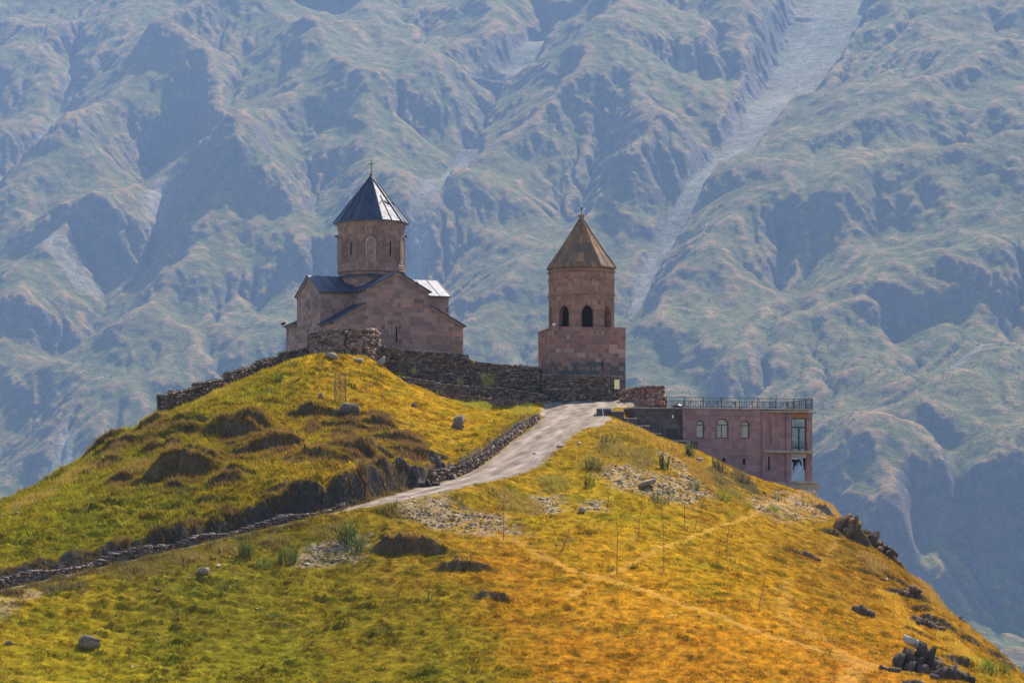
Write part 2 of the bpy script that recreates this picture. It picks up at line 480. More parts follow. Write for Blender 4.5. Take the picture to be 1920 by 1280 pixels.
def build_mountain():
    dx = 7.0
    xs = np.arange(-1050, 1051, dx); ys = np.arange(1900, 4350, dx)
    X, Y = np.meshgrid(xs, ys)
    h = MT * (Y - MY0) + XT * X
    wx = X + 35 * fbm(X / 260, Y / 260, 3, 5); wy = Y + 35 * fbm(X / 260, Y / 260, 3, 9)
    h = h + 28 * fbm(wx / 400, wy / 340, 3, 1) + 21 * fbm(wx / 150, wy / 130, 5, 2, 0.6) + 26 * (ridged((wx + 0.5 * wy) / 230, (wy - 0.5 * wx) / 420, 4, 4, 0.6) - 0.4)
    def ridge(pts, A, w, base=0.0):
        d, par, sd = poly_dist(wx, wy, mline(pts, A * 0.8))
        fade = 1.0
        return A * np.exp(-np.abs(d / w) ** 1.25)
    R = [
        ([(1990, 215), (1920, 240), (1740, 250), (1600, 292), (1540, 318), (1430, 325), (1330, 400), (1235, 500), (1200, 590)], 52, 85),
        ([(1920, 60), (1800, 120), (1690, 150), (1580, 150), (1500, 215), (1400, 290)], 26, 50),
        ([(1920, 165), (1700, 190), (1640, 215), (1560, 250)], 24, 45),
        ([(1130, -60), (1180, 40), (1200, 170), (1270, 260), (1330, 310)], 42, 70),
        ([(1400, -40), (1420, 80), (1400, 150)], 30, 50),
        ([(1240, 230), (1196, 274), (1091, 345), (1005, 431), (930, 520), (860, 600)], 46, 60),
        ([(1120, 60), (1080, 125), (1000, 190), (930, 240), (860, 300), (800, 370)], 42, 60),
        ([(480, -40), (540, 30), (607, 97), (680, 190), (740, 280), (770, 340)], 46, 75),
        ([(560, 60), (540, 170), (490, 250), (460, 300), (380, 390), (310, 470), (250, 560)], 46, 65),
        ([(460, 300), (520, 360), (560, 430)], 36, 45),
        ([(380, 20), (290, 72), (230, 130), (135, 210), (60, 280), (0, 322), (-80, 380)], 46, 65),
        ([(290, 72), (330, 90), (400, 150), (415, 240), (400, 330)], 44, 50),
        ([(250, 330), (190, 380), (100, 440), (30, 500)], 34, 55),
        ([(140, 410), (75, 480), (0, 600)], 36, 55),
        ([(420, 640), (300, 720), (150, 800), (0, 870)], 24, 90),
        ([(1530, 560), (1440, 640), (1330, 720), (1250, 790)], 26, 70),
        ([(1920, 430), (1800, 480), (1690, 520), (1600, 600), (1560, 700)], 30, 80),
        ([(1990, 620), (1860, 680), (1760, 740), (1700, 840)], 34, 70),
        ([(1990, 800), (1900, 840), (1840, 900), (1800, 960)], 40, 60),
        ([(1720, 850), (1700, 930), (1690, 1000)], 34, 50),
        ([(1640, 880), (1560, 930)], 24, 50),
        ([(700, 0), (760, 60), (800, 130)], 30, 55),
        ([(930, -40), (900, 40), (860, 110)], 26, 50),
    ]
    for pts, A, w in R:
        h = np.maximum(h, h * 0.35 + 0.65 * (h + ridge(pts, A * 1.65, w)))
    G = [
        ([(1580, -120), (1555, 0), (1500, 110), (1440, 210), (1380, 310), (1300, 420), (1225, 520), (1190, 620), (1170, 700)], 44, 60),
        ([(1010, 60), (940, 150), (880, 270), (830, 400), (795, 520), (770, 640)], 34, 50),
        ([(130, 110), (128, 180), (90, 240), (40, 300), (-40, 400)], 34, 35),
        ([(330, 345), (300, 430), (265, 540), (230, 640)], 30, 45),
        ([(560, 330), (600, 420), (580, 560)], 22, 50),
        ([(1120, 300), (1060, 420), (1000, 540)], 26, 40),
        ([(1620, 420), (1540, 520), (1440, 620)], 14, 60),
    ]
    for pts, A, w in G:
        d, par, sd = poly_dist(wx, wy, mline(pts, -A * 0.5))
        h = h - A * np.exp(-np.abs(d / w) ** 1.3)
    # rock faces: the ground drops below these lines
    CL = [
        ([(285, 215), (330, 190), (385, 215), (415, 260)], 42, 70), ([(75, 470), (150, 430), (200, 470)], 34, 60),
        ([(1690, 1010), (1720, 945), (1800, 925), (1860, 935), (1930, 900)], 55, 130), ([(1690, 850), (1720, 835), (1760, 850)], 40, 60),
        ([(0, 610), (60, 600), (110, 590)], 34, 60), ([(1200, 120), (1400, 100), (1430, 60)], 18, 50), ([(560, -10), (650, 0)], 30, 50),
        ([(1500, 600), (1600, 590), (1690, 600)], 16, 60), ([(400, 400), (450, 420), (520, 420)], 22, 50), ([(1050, 370), (1130, 380)], 26, 60),
    ]
    for pts, A, w in CL:
        ln = mline(pts, A * 0.6)
        d, par, sd = poly_dist(wx, wy, ln)
        lx = np.array([p[0] for p in ln]); ly = np.array([p[1] for p in ln])
        o = np.argsort(lx)
        front = np.interp(wx, lx[o], ly[o]) - wy            # metres below the line
        lat = np.clip(1 - np.maximum(0, np.maximum(lx.min() - wx, wx - lx.max())) / 40, 0, 1)
        h = h - A * lat * sstep(0, 22, front) * np.exp(-np.maximum(0, front - 22) / (w * 1.6))
    h = h + 1.5 * fbm(X / 22, Y / 22, 2, 3)
    # running water cuts the gullies
    def erode(h, dx, iters, kf, diff, cap, mask):
        ny, nx = h.shape
        idx = np.arange(nx * ny).reshape(ny, nx)
        for it in range(iters):
            hp = np.pad(h, 1, mode='edge')
            best = np.full(h.shape, 1e-9); rec = idx.copy(); dist = np.ones(h.shape)
            for oy in (-1, 0, 1):
                for ox in (-1, 0, 1):
                    if ox or oy:
                        L = dx * math.hypot(ox, oy)
                        s = (h - hp[1 + oy:1 + oy + ny, 1 + ox:1 + ox + nx]) / L
                        ty = np.clip(np.arange(ny) + oy, 0, ny - 1); tx = np.clip(np.arange(nx) + ox, 0, nx - 1)
                        m = s > best
                        best = np.where(m, s, best); dist = np.where(m, L, dist)
                        rec = np.where(m, idx[ty][:, tx], rec)
            rec[0, :] = idx[0, :]
            order = np.argsort(h.ravel()).tolist(); r = rec.ravel().tolist()
            A = [1.0] * (nx * ny)
            for i in reversed(order):
                j = r[i]
                if j != i: A[j] += A[i]
            An = np.array(A).reshape(ny, nx)
            Fk = (kf * mask * np.sqrt(np.minimum(An, cap)) * dx / dist).ravel().tolist()
            hl = h.ravel().tolist()
            for i in order:
                j = r[i]
                if j != i:
                    f = Fk[i]; hl[i] = (hl[i] + f * hl[j]) / (1 + f)
            h = np.array(hl).reshape(ny, nx)
            hp = np.pad(h, 1, mode='edge')
            h = h + diff * (hp[2:, 1:-1] + hp[:-2, 1:-1] + hp[1:-1, 2:] + hp[1:-1, :-2] - 4 * h)
        return h, An
    def up(a, k=4):
        def ax(a):
            n = a.shape[0]; t = np.arange(0, (n - 1) * k + 1) / k
            i = np.minimum(t.astype(int), n - 2); f = (t - i)[:, None]
            g = lambda j: a[np.clip(j, 0, n - 1)]
            p0, p1, p2, p3 = g(i - 1), g(i), g(i + 1), g(i + 2)
            return p1 + 0.5 * f * (p2 - p0 + f * (2 * p0 - 5 * p1 + 4 * p2 - p3 + f * (3 * (p1 - p2) + p3 - p0)))
        return ax(ax(a).T).T
    soft = sstep(-0.12, 0.22, fbm(X / 240, Y / 200, 3, 51) + 0.12)
    h, An = erode(h, dx, 17, 0.010, 0.04, 1200, 0.45 + 0.55 * soft)
    h = up(h, 2); dx = dx / 2
    X, Y = np.meshgrid(xs[0] + np.arange(h.shape[1]) * dx, ys[0] + np.arange(h.shape[0]) * dx)
    gy, gx = np.gradient(h, dx); sl = np.hypot(gx, gy)
    h = h + 4.5 * fbm(X / 24, Y / 24, 4, 17, 0.65) + 3.5 * (ridged((X + 0.4 * Y) / 60, (Y - 0.4 * X) / 95, 3, 19, 0.6) - 0.4) + sstep(0.75, 1.25, sl) * 13 * (ridged(X / 40 + Y / 160, Y / 90, 4, 18, 0.6) - 0.5)
    soft = sstep(-0.02, 0.30, fbm(X / 190, Y / 160, 4, 52))
    h, An = erode(h, dx, 8, 0.022, 0.018, 500, 0.06 + 0.94 * soft)
    flow = np.log(An)
    # finer mesh
    K = 2
    H = up(h, K); FL = up(flow, K)
    step = dx / K
    fx = xs[0] + np.arange(H.shape[1]) * step; fy = ys[0] + np.arange(H.shape[0]) * step
    X, Y = np.meshgrid(fx, fy)
    # the debris chutes are filled and almost flat across
    for pts, wd, A in SCREE[:3]:
        ln = mline(pts, A)
        d, par, sd = poly_dist(X, Y, ln)
        q = np.linspace(0, len(ln) - 1, 120)
        qx = np.interp(q, np.arange(len(ln)), [p[0] for p in ln]); qy = np.interp(q, np.arange(len(ln)), [p[1] for p in ln])
        hz_ = H[np.clip(((qy - fy[0]) / step).astype(int), 0, H.shape[0] - 1), np.clip(((qx - fx[0]) / step).astype(int), 0, H.shape[1] - 1)]
        hz_ = np.convolve(np.pad(hz_, 8, mode='reflect', reflect_type='odd'), np.ones(17) / 17, 'valid')
        tgt = np.interp(par, q, hz_)
        w = np.interp(par, np.arange(len(wd)), wd) * (1 + 0.3 * fbm(X / 25, Y / 25, 3, 33))
        m = sstep(1.35, 0.8, d / w)
        H = H * (1 - m) + (tgt + 0.02 * d * d / w) * m
    gy, gx = np.gradient(H, step)
    slope = np.hypot(gx, gy)
    rockm = sstep(0.85, 1.3, slope)
    H = H + 1.7 * fbm(X / 11, Y / 11, 4, 21, 0.65) * (0.6 + 1.4 * rockm) + 2.2 * (ridged(X / 15 + H / 40, Y / 24 + H / 30, 3, 22, 0.6) - 0.4) * rockm
    gy, gx = np.gradient(H, step)
    slope = np.hypot(gx, gy)
    rockm = sstep(0.95, 1.5, slope)
    n1 = fbm(X / 90, Y / 90, 4, 31); n2 = fbm(X / 25, Y / 25, 3, 33)
    grass = np.array([0.120, 0.118, 0.040]); tan = np.array([0.28, 0.175, 0.088]); rock = np.array([0.12, 0.10, 0.10]); gray = np.array([0.27, 0.245, 0.235])
    lap = (np.roll(H, 6, 0) + np.roll(H, -6, 0) + np.roll(H, 6, 1) + np.roll(H, -6, 1) - 4 * H)
    ridge_m = sstep(0.0, 9.0, -lap + 5 * n1)
    c = grass * (1 - 0.8 * ridge_m[..., None]) + tan * (0.8 * ridge_m[..., None])
    c = c * (1 - rockm[..., None]) + rock * rockm[..., None]
    # scree runs
    sc = np.zeros(X.shape)
    for pts, wd, A in SCREE:
        d, par, sd = poly_dist(X, Y, mline(pts, A))
        w = np.interp(par, np.arange(len(wd)), wd) * (1 + 0.35 * n2)
        sc = np.maximum(sc, sstep(1.55, 0.25, d / w) * np.clip(0.75 + 0.9 * fbm(X / 30, Y / 45, 4, 35, 0.65), 0.1, 1))
    sc = np.maximum(sc, 0.55 * sstep(5.2, 7.5, FL) * sstep(0.75, 0.45, slope) * sstep(-0.1, 0.3, n1))
    c = c * (1 - 0.75 * sc[..., None]) + gray * (0.75 * sc[..., None])
    sc_att = np.maximum(sc, 0.25 * sstep(0.1, 0.4, n1))
    # apron: valley floor in front, ground carried on to the sides
    ylo = np.array([-900, -500, 0, 600, 1200, 1600, 1800.0]); yhi = fy[-1] + np.array([300, 800.0])
    xlo = fx[0] - np.array([1500, 900, 400, 150.0]); xhi = fx[-1] + np.array([150, 400, 900, 1500.0])
    ax_ = np.concatenate([xlo, fx, xhi]); ay_ = np.concatenate([ylo, fy, yhi])
    jx = np.concatenate([np.zeros(4, int), np.arange(len(fx)), np.full(4, len(fx) - 1)])
    jy = np.concatenate([np.zeros(7, int), np.arange(len(fy)), np.full(2, len(fy) - 1)])
    H2 = H[jy][:, jx]; C2 = c[jy][:, jx]; S2 = sc_att[jy][:, jx]
    XX, YY = np.meshgrid(ax_, ay_)
    out = np.abs(XX) - fx[-1]
    H2 = np.where(out > 0, np.maximum(H2, MT * (YY - MY0) + XT * XX) + 0.1 * out, H2)
    H2 = H2 + np.where(YY > fy[-1], -(YY - fy[-1]) * 0.8, 0)
    H2 = np.maximum(H2, -275 + 6 * fbm(XX / 200, YY / 200, 3, 41))
    V = np.stack([XX, YY, H2], -1).reshape(-1, 3) * MS
    n0, n1_ = len(ay_), len(ax_)
    I = np.arange(n0 * n1_).reshape(n0, n1_)
    Q = np.stack([I[:-1, :-1], I[:-1, 1:], I[1:, 1:], I[1:, :-1]], -1).reshape(-1, 4)
    me = np_mesh('mountain', V, Q, C2.reshape(-1, 3), True, {'scree': S2})
    o = link_mesh('mountain', me, M['mountain'])
    tag(o, 'hazy blue green mountainside with grey scree gullies filling the view', 'mountain', kind='structure')
    return fx, fy, H, rockm, sc

MFX, MFY, MH, MROCK, MSC = build_mountain()

# ------------------------------------------------------------------ the grassy hill
HILL_PTS = [
    # knoll on the left
    (620, 670, 300), (700, 682, 302), (540, 692, 297), (450, 733, 290), (370, 758, 285), (300, 788, 280), (200, 860, 272), (100, 918, 266), (0, 950, 262), (-100, 990, 258),
    (500, 800, 277), (400, 850, 268), (300, 885, 263), (620, 760, 284), (720, 750, 290), (800, 800, 281), (870, 800, 284), (950, 775, 297), (880, 840, 274),
    (700, 855, 263), (600, 862, 260), (540, 900, 251), (400, 940, 248), (200, 965, 246), (100, 1010, 238), (250, 1010, 240), (0, 1070, 229), (760, 880, 262), (-150, 1090, 228),
    (880, 755, 305), (800, 742, 306),
    # road
    (-250, 1165, 210), (0, 1108, 220), (200, 1062, 229), (400, 1015, 236), (600, 968, 242), (690, 948, 245), (760, 932, 249), (850, 908, 256), (945, 880, 266), (1020, 820, 283), (1070, 785, 294), (1095, 755, 306), (1110, 744, 313),
    # below the road
    (690, 985, 238), (600, 1005, 235), (400, 1052, 228), (200, 1098, 221), (0, 1150, 213), (-150, 1210, 205),
    (-100, 1280, 199), (0, 1280, 199), (300, 1280, 200), (600, 1280, 201), (900, 1280, 200), (1200, 1280, 200), (1500, 1280, 203), (1750, 1280, 208), (1900, 1275, 216),
    (150, 1190, 212), (300, 1185, 213), (600, 1150, 218), (600, 1070, 228), (760, 1000, 239), (800, 1075, 226), (900, 1180, 212), (1000, 1100, 224), (1000, 1000, 240), (1000, 945, 252),
    (1100, 1000, 241), (1080, 900, 262), (1130, 830, 280), (1190, 800, 288), (1200, 890, 266), (1200, 1000, 243), (1300, 1100, 227), (1300, 950, 259), (1290, 850, 284), (1230, 820, 290),
    (1400, 915, 282), (1450, 940, 283), (1400, 1000, 254), (1500, 1000, 261), (1500, 1100, 235), (1550, 958, 286), (1520, 934, 293), (1600, 994, 280), (1600, 1080, 248),
    (1700, 1072, 262), (1700, 1150, 239), (1800, 1169, 242), (1800, 1230, 224), (1920, 1270, 222), (2000, 1330, 212), (1300, 1190, 212), (1100, 1190, 211),
    # under the house and the yard
    (1290, 838, 293), (1400, 899, 298), (1500, 930, 300), (1440, 920, 301), (1150, 744, 313), (1172, 729, 314), (1150, 788, 296), (1190, 800, 297), (1240, 827, 296), (1215, 755, 306),
]
HILL_XYZ = [P(*p) for p in HILL_PTS] + [
    # behind the crests
    (-21.6, 321, 21.2), (-6, 328, 21.6), (-28, 338, 21.0), (-12, 345, 21.5), (-19, 311, 20.0), (-9, 315, 18.9), (-24, 309, 19.7), (-32, 306, 16.3), (-33, 320, 17.0),
    (3.5, 318, 18), (8, 322, 17.5), (14, 320, 16.6), (0, 335, 19), (19, 312, 13.9), (16.5, 303, 13.8), (24, 316, 9), (30, 312, 2.0), (20, 330, 7), (36, 316, -6), (33.5, 307, 0.5),
    (0, 365, 12), (-30, 370, 11), (30, 360, -6), (-50, 345, 6), (-45, 310, 8.5), (-39, 298, 11.5), (-52, 286, 3.0), (-62, 280, -2.0), (-70, 270, -7), (-75, 300, -8), (-85, 240, -10), (-70, 340, -6),
    (38.5, 306, -3), (42, 300, -6), (44, 290, -8), (48, 280, -12), (52, 262, -18), (56, 245, -22), (60, 225, -26), (60, 300, -20), (60, 340, -30), (75, 260, -35), (70, 215, -32), (36.5, 300.0, 2.0),
    (0, 0, -1.8), (80, 0, -3), (-80, 0, -3), (0, 60, -13.5), (0, 120, -15.5), (60, 110, -17), (-60, 110, -15), (0, 165, -14), (40, 160, -16), (-40, 165, -13.5), (80, 170, -26), (-80, 190, -13),
]
ROAD_UV = [(-250, 1165, 210, 0.8), (0, 1108, 220, 0.6), (200, 1062, 229, 0.6), (400, 1015, 236, 0.65), (600, 968, 242, 0.9), (690, 948, 245, 1.7), (760, 930, 249, 2.3), (850, 908, 256, 2.9), (945, 880, 266, 3.2),
           (1020, 820, 283, 3.1), (1070, 785, 294, 3.5), (1095, 757, 306, 4.0), (1108, 746, 314, 4.4)]

def catmull(pts, n=12):
    pts = np.array(pts, float); out = []
    for i in range(len(pts) - 1):
        p0 = pts[max(i - 1, 0)]; p1 = pts[i]; p2 = pts[i + 1]; p3 = pts[min(i + 2, len(pts) - 1)]
        for t in np.arange(n) / n:
            out.append(p1 + 0.5 * t * (p2 - p0 + t * (2 * p0 - 5 * p1 + 4 * p2 - p3 + t * (3 * (p1 - p2) + p3 - p0))))
    out.append(pts[-1])
    return np.array(out)
ROAD = catmull([(*P(u, v, D), hw) for u, v, D, hw in ROAD_UV], 10)      # x y z halfwidth

def tps_fit(pts, lam=0.02):
    p = np.array(pts, float); n = len(p); S = 60.0
    xy = p[:, :2] / S
    d2 = ((xy[:, None] - xy[None]) ** 2).sum(-1)
    K = 0.5 * d2 * np.log(d2 + 1e-12) + lam * 0.02 * np.eye(n)
    Pm = np.c_[np.ones(n), xy]
    A = np.block([[K, Pm], [Pm.T, np.zeros((3, 3))]])
    w = np.linalg.solve(A, np.r_[p[:, 2], 0, 0, 0])
    def f(x, y):
        x = np.asarray(x, float) / S; y = np.asarray(y, float) / S
        z = w[n] + w[n + 1] * x + w[n + 2] * y
        for i in range(n):
            d2 = (x - xy[i, 0]) ** 2 + (y - xy[i, 1]) ** 2
            z = z + w[i] * 0.5 * d2 * np.log(d2 + 1e-12)
        return z
    return f
TPS = tps_fit(HILL_XYZ)

def march(zf, u, v, d0=150, d1=335, n=1500):
    D = np.linspace(d0, d1, n)
    x = (u - CX) / F * D; zr = (HZ - v) / F * D
    g = zf(x, D) - zr
    i = np.argmax(g > 0)
    if g[i] <= 0: i = int(np.argmax(g))
    return float(x[i]), float(D[i])

# eroded turf steps and hummocks: photo position, half width and height in photo pixels
SCARPS = [
    (321, 802, 25, 10), (219, 840, 38, 20), (639, 817, 28, 12), (283, 803, 21, 22), (677, 890, 35, 11), (365, 868, 33, 21), (708, 800, 30, 18), (483, 812, 27, 9), (740, 898, 29, 12), (725, 861, 37, 21), (485, 841, 30, 14), (276, 828, 35, 8), (207, 868, 22, 16), (462, 832, 39, 11), (427, 815, 31, 12), (393, 883, 23, 16), (722, 802, 17, 11), (639, 866, 21, 13), (286, 847, 17, 19), (717, 909, 33, 23), (190, 826, 39, 20), (426, 907, 30, 21), (356, 813, 26, 10), (408, 910, 23, 8), (206, 811, 34, 13), (354, 802, 39, 14), (304, 797, 17, 10), (586, 808, 16, 15), (329, 914, 18, 16), (644, 841, 39, 15), (325, 841, 16, 14), (329, 901, 35, 15), (198, 821, 21, 11), (318, 898, 19, 8),
    (335, 895, 62, 62), (230, 905, 30, 26), (440, 818, 48, 42), (350, 818, 26, 22), (510, 842, 62, 40), (480, 815, 30, 30), (585, 862, 50, 30), (600, 780, 50, 22), (650, 800, 45, 18), (540, 920, 40, 28), (450, 895, 30, 20),
    (670, 855, 42, 26), (745, 825, 45, 18), (770, 855, 36, 20), (690, 785, 22, 10), (730, 792, 30, 12), (700, 905, 60, 12), (820, 865, 26, 38), (390, 940, 30, 10), (150, 960, 40, 9), (80, 1000, 30, 8), (300, 960, 30, 8),
    (770, 1035, 62, 40), (870, 1066, 45, 26), (925, 1122, 32, 22), (960, 1040, 24, 7), (520, 1172, 30, 12), (570, 1160, 20, 7), (600, 1130, 26, 9), (380, 1080, 25, 9), (110, 1235, 60, 6), (240, 1262, 50, 7),
    (1600, 1012, 26, 46), (1660, 1040, 40, 34), (1700, 1120, 36, 24), (1760, 1170, 30, 26), (1730, 1150, 22, 16), (1650, 1125, 16, 10), (1545, 960, 20, 16), (1500, 1040, 34, 9), (1570, 1085, 20, 7), (1590, 1170, 16, 9), (1490, 1140, 30, 7),
    (1260, 1185, 35, 9), (1290, 1200, 26, 7), (1820, 1200, 20, 14), (1870, 1230, 22, 14), (1120, 1180, 20, 6), (1190, 1230, 24, 7), (700, 1090, 22, 7), (760, 1140, 26, 8), (430, 1150, 24, 7), (650, 1200, 26, 7),
    (1560, 1000, 20, 14), (1630, 1075, 26, 10), (1680, 1090, 26, 12), (1720, 1190, 26, 12), (1660, 1190, 20, 9), (1780, 1205, 20, 12), (1840, 1235, 18, 10), (1530, 1110, 26, 7), (1460, 1050, 22, 6), (1580, 1130, 24, 8), (1550, 1200, 22, 6), (1400, 1130, 22, 5), (1350, 1230, 26, 6),
    (1800, 1245, 30, 22), (1740, 1250, 50, 30), (1890, 1250, 16, 16), (1060, 1140, 20, 5), (880, 1200, 24, 6), (520, 760, 30, 7), (560, 730, 26, 6),
]
SC_W = []
for _u, _v, _hw, _hh in SCARPS:
    _x, _y = march(TPS, _u, _v)
    SC_W.append((_x, _y, _hw * 1.15 * _y / F, _hh * _y / F * 0.62, (_u * 7 + _v) % 97))

def hill_z(x, y, detail=True):
    x = np.asarray(x, float); y = np.asarray(y, float)
    xc = np.clip(x, -84, 78); yc = np.clip(y, -8, 362)
    z = TPS(xc, yc)
    dist = np.hypot(np.maximum(0, np.maximum(-82 - x, x - 76)), np.maximum(0, np.maximum(y - 360, -60 - y)))
    z = z - 0.62 * np.maximum(0, dist)
    z = z + 3.0 * fbm(x / 60, y / 60, 3, 71) * sstep(0, 40, dist)
    z = np.where(dist > 0, np.maximum(z, -680), z)
    core = (np.abs(x) < 90) & (y > 120) & (y < 345)
    dirt = np.zeros(x.shape); roadm = np.zeros(x.shape)
    if not core.any():
        return z, dirt, roadm
    X = x[core]; Y = y[core]; Z = z[core]; dt = np.zeros(X.shape)
    d, par, side = poly_dist(X, Y, ROAD)
    rz = np.interp(par, np.arange(len(ROAD)), ROAD[:, 2]); hw = np.interp(par, np.arange(len(ROAD)), ROAD[:, 3])
    u01 = par / 10.0
    away = sstep(0.3, 3.0, d - hw)
    # hummocks
    hum = 0.30 * fbm(X / 3.6, Y / 3.0, 4, 61) + 0.45 * fbm(X / 11, Y / 9, 3, 62)
    rough = 0.55 + 0.6 * sstep(-0.2, 0.4, fbm(X / 18, Y / 18, 2, 63))
    Z = Z + hum * rough * (0.15 + 0.85 * away)
    ter = (Z * 1.1 + 0.7 * fbm(X / 7, Y / 7, 3, 64)) % 1.0                # terracettes trodden along the slope
    Z = Z + 0.22 * (sstep(0.0, 0.75, ter) - ter) * 1.6 * away * sstep(-0.1, 0.3, fbm(X / 14, Y / 14, 2, 65))
    for (sx, sy, hw_, A, seed) in SC_W:
        m = (np.abs(X - sx) < hw_ * 2.2) & (np.abs(Y - sy) < max(14, 8 * A))
        if not m.any(): continue
        xx = X[m]; yy = Y[m]
        lat = np.exp(-(((xx - sx) / hw_) ** 2) ** 1.6) * np.clip(1 + 0.35 * fbm(xx / 2.8, yy / 6 + seed, 2, 80), 0.4, 1.4)
        dd = yy - sy + 0.2 * ((xx - sx) ** 2) / hw_ + 0.55 * fbm(xx / 2.2 + seed, yy / 6, 3, 81)
        w = 0.14 + 0.09 * A
        s1 = sstep(-w, w, dd)
        Z[m] += A * lat * (s1 * np.exp(-np.maximum(dd, 0) / (3.2 * A + 1.2)) - 0.25 * (1 - s1) * np.exp(np.minimum(dd, 0) / (1.5 + A)))
        dt[m] = np.maximum(dt[m], lat * sstep(-w * 1.6, -w * 0.6, dd) * sstep(w * 1.5, w * 0.7, dd) * sstep(0.15, 0.5, A))
    # bank on the uphill side of the road
    bank = np.interp(u01, [0, 1, 2, 3, 3.6, 4.2, 5, 6, 7, 7.4, 8.2, 9, 9.6, 10, 11, 12], [1.2, 1.35, 1.5, 1.8, 2.4, 3.0, 3.2, 3.0, 2.2, 1.4, 1.5, 1.3, 1.1, 0.7, 0.1, 0])
    up_ = side > 0
    o = np.maximum(0, d - hw)
    bw = np.interp(u01, [0, 3, 4, 5, 6.6, 7.2, 12], [1.1, 1.2, 1.1, 1.0, 0.9, 0.35, 0.35]) * np.clip(1 + 0.5 * fbm(X / 2.2, Y / 2.2, 3, 91), 0.4, 1.6)
    upz = rz + bank * np.clip(1 + 0.55 * fbm(X / 2.6, Y / 2.6, 3, 92), 0.45, 1.5) * sstep(0.12, 0.12 + bw, o)
    keep = sstep(0.6, 7.5, o)
    Zu = np.where(o < 8, np.maximum(upz * (1 - keep) + np.maximum(Z, upz - 0.2 * o) * keep, 0 * Z - 99), Z)
    keepd = sstep(0.0, 3.2, o)
    Zd = rz * (1 - keepd) + Z * keepd
    inner = sstep(0.0, 0.25, o)
    crown = rz + 0.05 * fbm(X / 1.5, Y / 1.5, 3, 93) - 0.03
    Zn = np.where(up_, Zu, Zd)
    far = (u01 >= 11.98)
    Zn = np.where(far, Z, Zn)
    Z2 = np.where(d < 14, crown * (1 - inner) + Zn * inner, Z)
    Z2 = np.where(far & (d < 14), Z, Z2)
    isbank = up_ & (o < bw * 1.25 + 0.2) & (o > 0.02) & (d < 14) & (bank > 0.8) & ~far
    dt = np.maximum(dt, np.where(isbank, sstep(bw * 1.3 + 0.25, bw * 0.85, o), 0))
    z = z.copy(); z[core] = Z2; dirt[core] = dt; roadm[core] = np.where(d < hw, 1.0, 0.0)
    return z, dirt, roadm

TRAILS = [
    ([(1000, 1030), (1080, 1072), (1180, 1098), (1300, 1140), (1420, 1185), (1540, 1220), (1620, 1245), (1660, 1250)], 0.5, 1.0), ([(1620, 1245), (1590, 1280)], 0.9, 0.9),
    ([(1620, 1245), (1540, 1200), (1475, 1160), (1470, 1100), (1480, 1085)], 0.6, 0.6), ([(1060, 1120), (1120, 1085), (1200, 1048), (1290, 1010), (1350, 985), (1410, 965)], 0.32, 0.9),
    ([(1410, 965), (1460, 945), (1490, 925)], 0.4, 0.9), ([(1540, 1060), (1560, 1030), (1570, 1010)], 0.3, 0.5), ([(0, 1262), (60, 1275), (120, 1290)], 0.9, 0.4), ([(900, 1000), (960, 1010), (1010, 1035)], 0.6, 0.6),
]
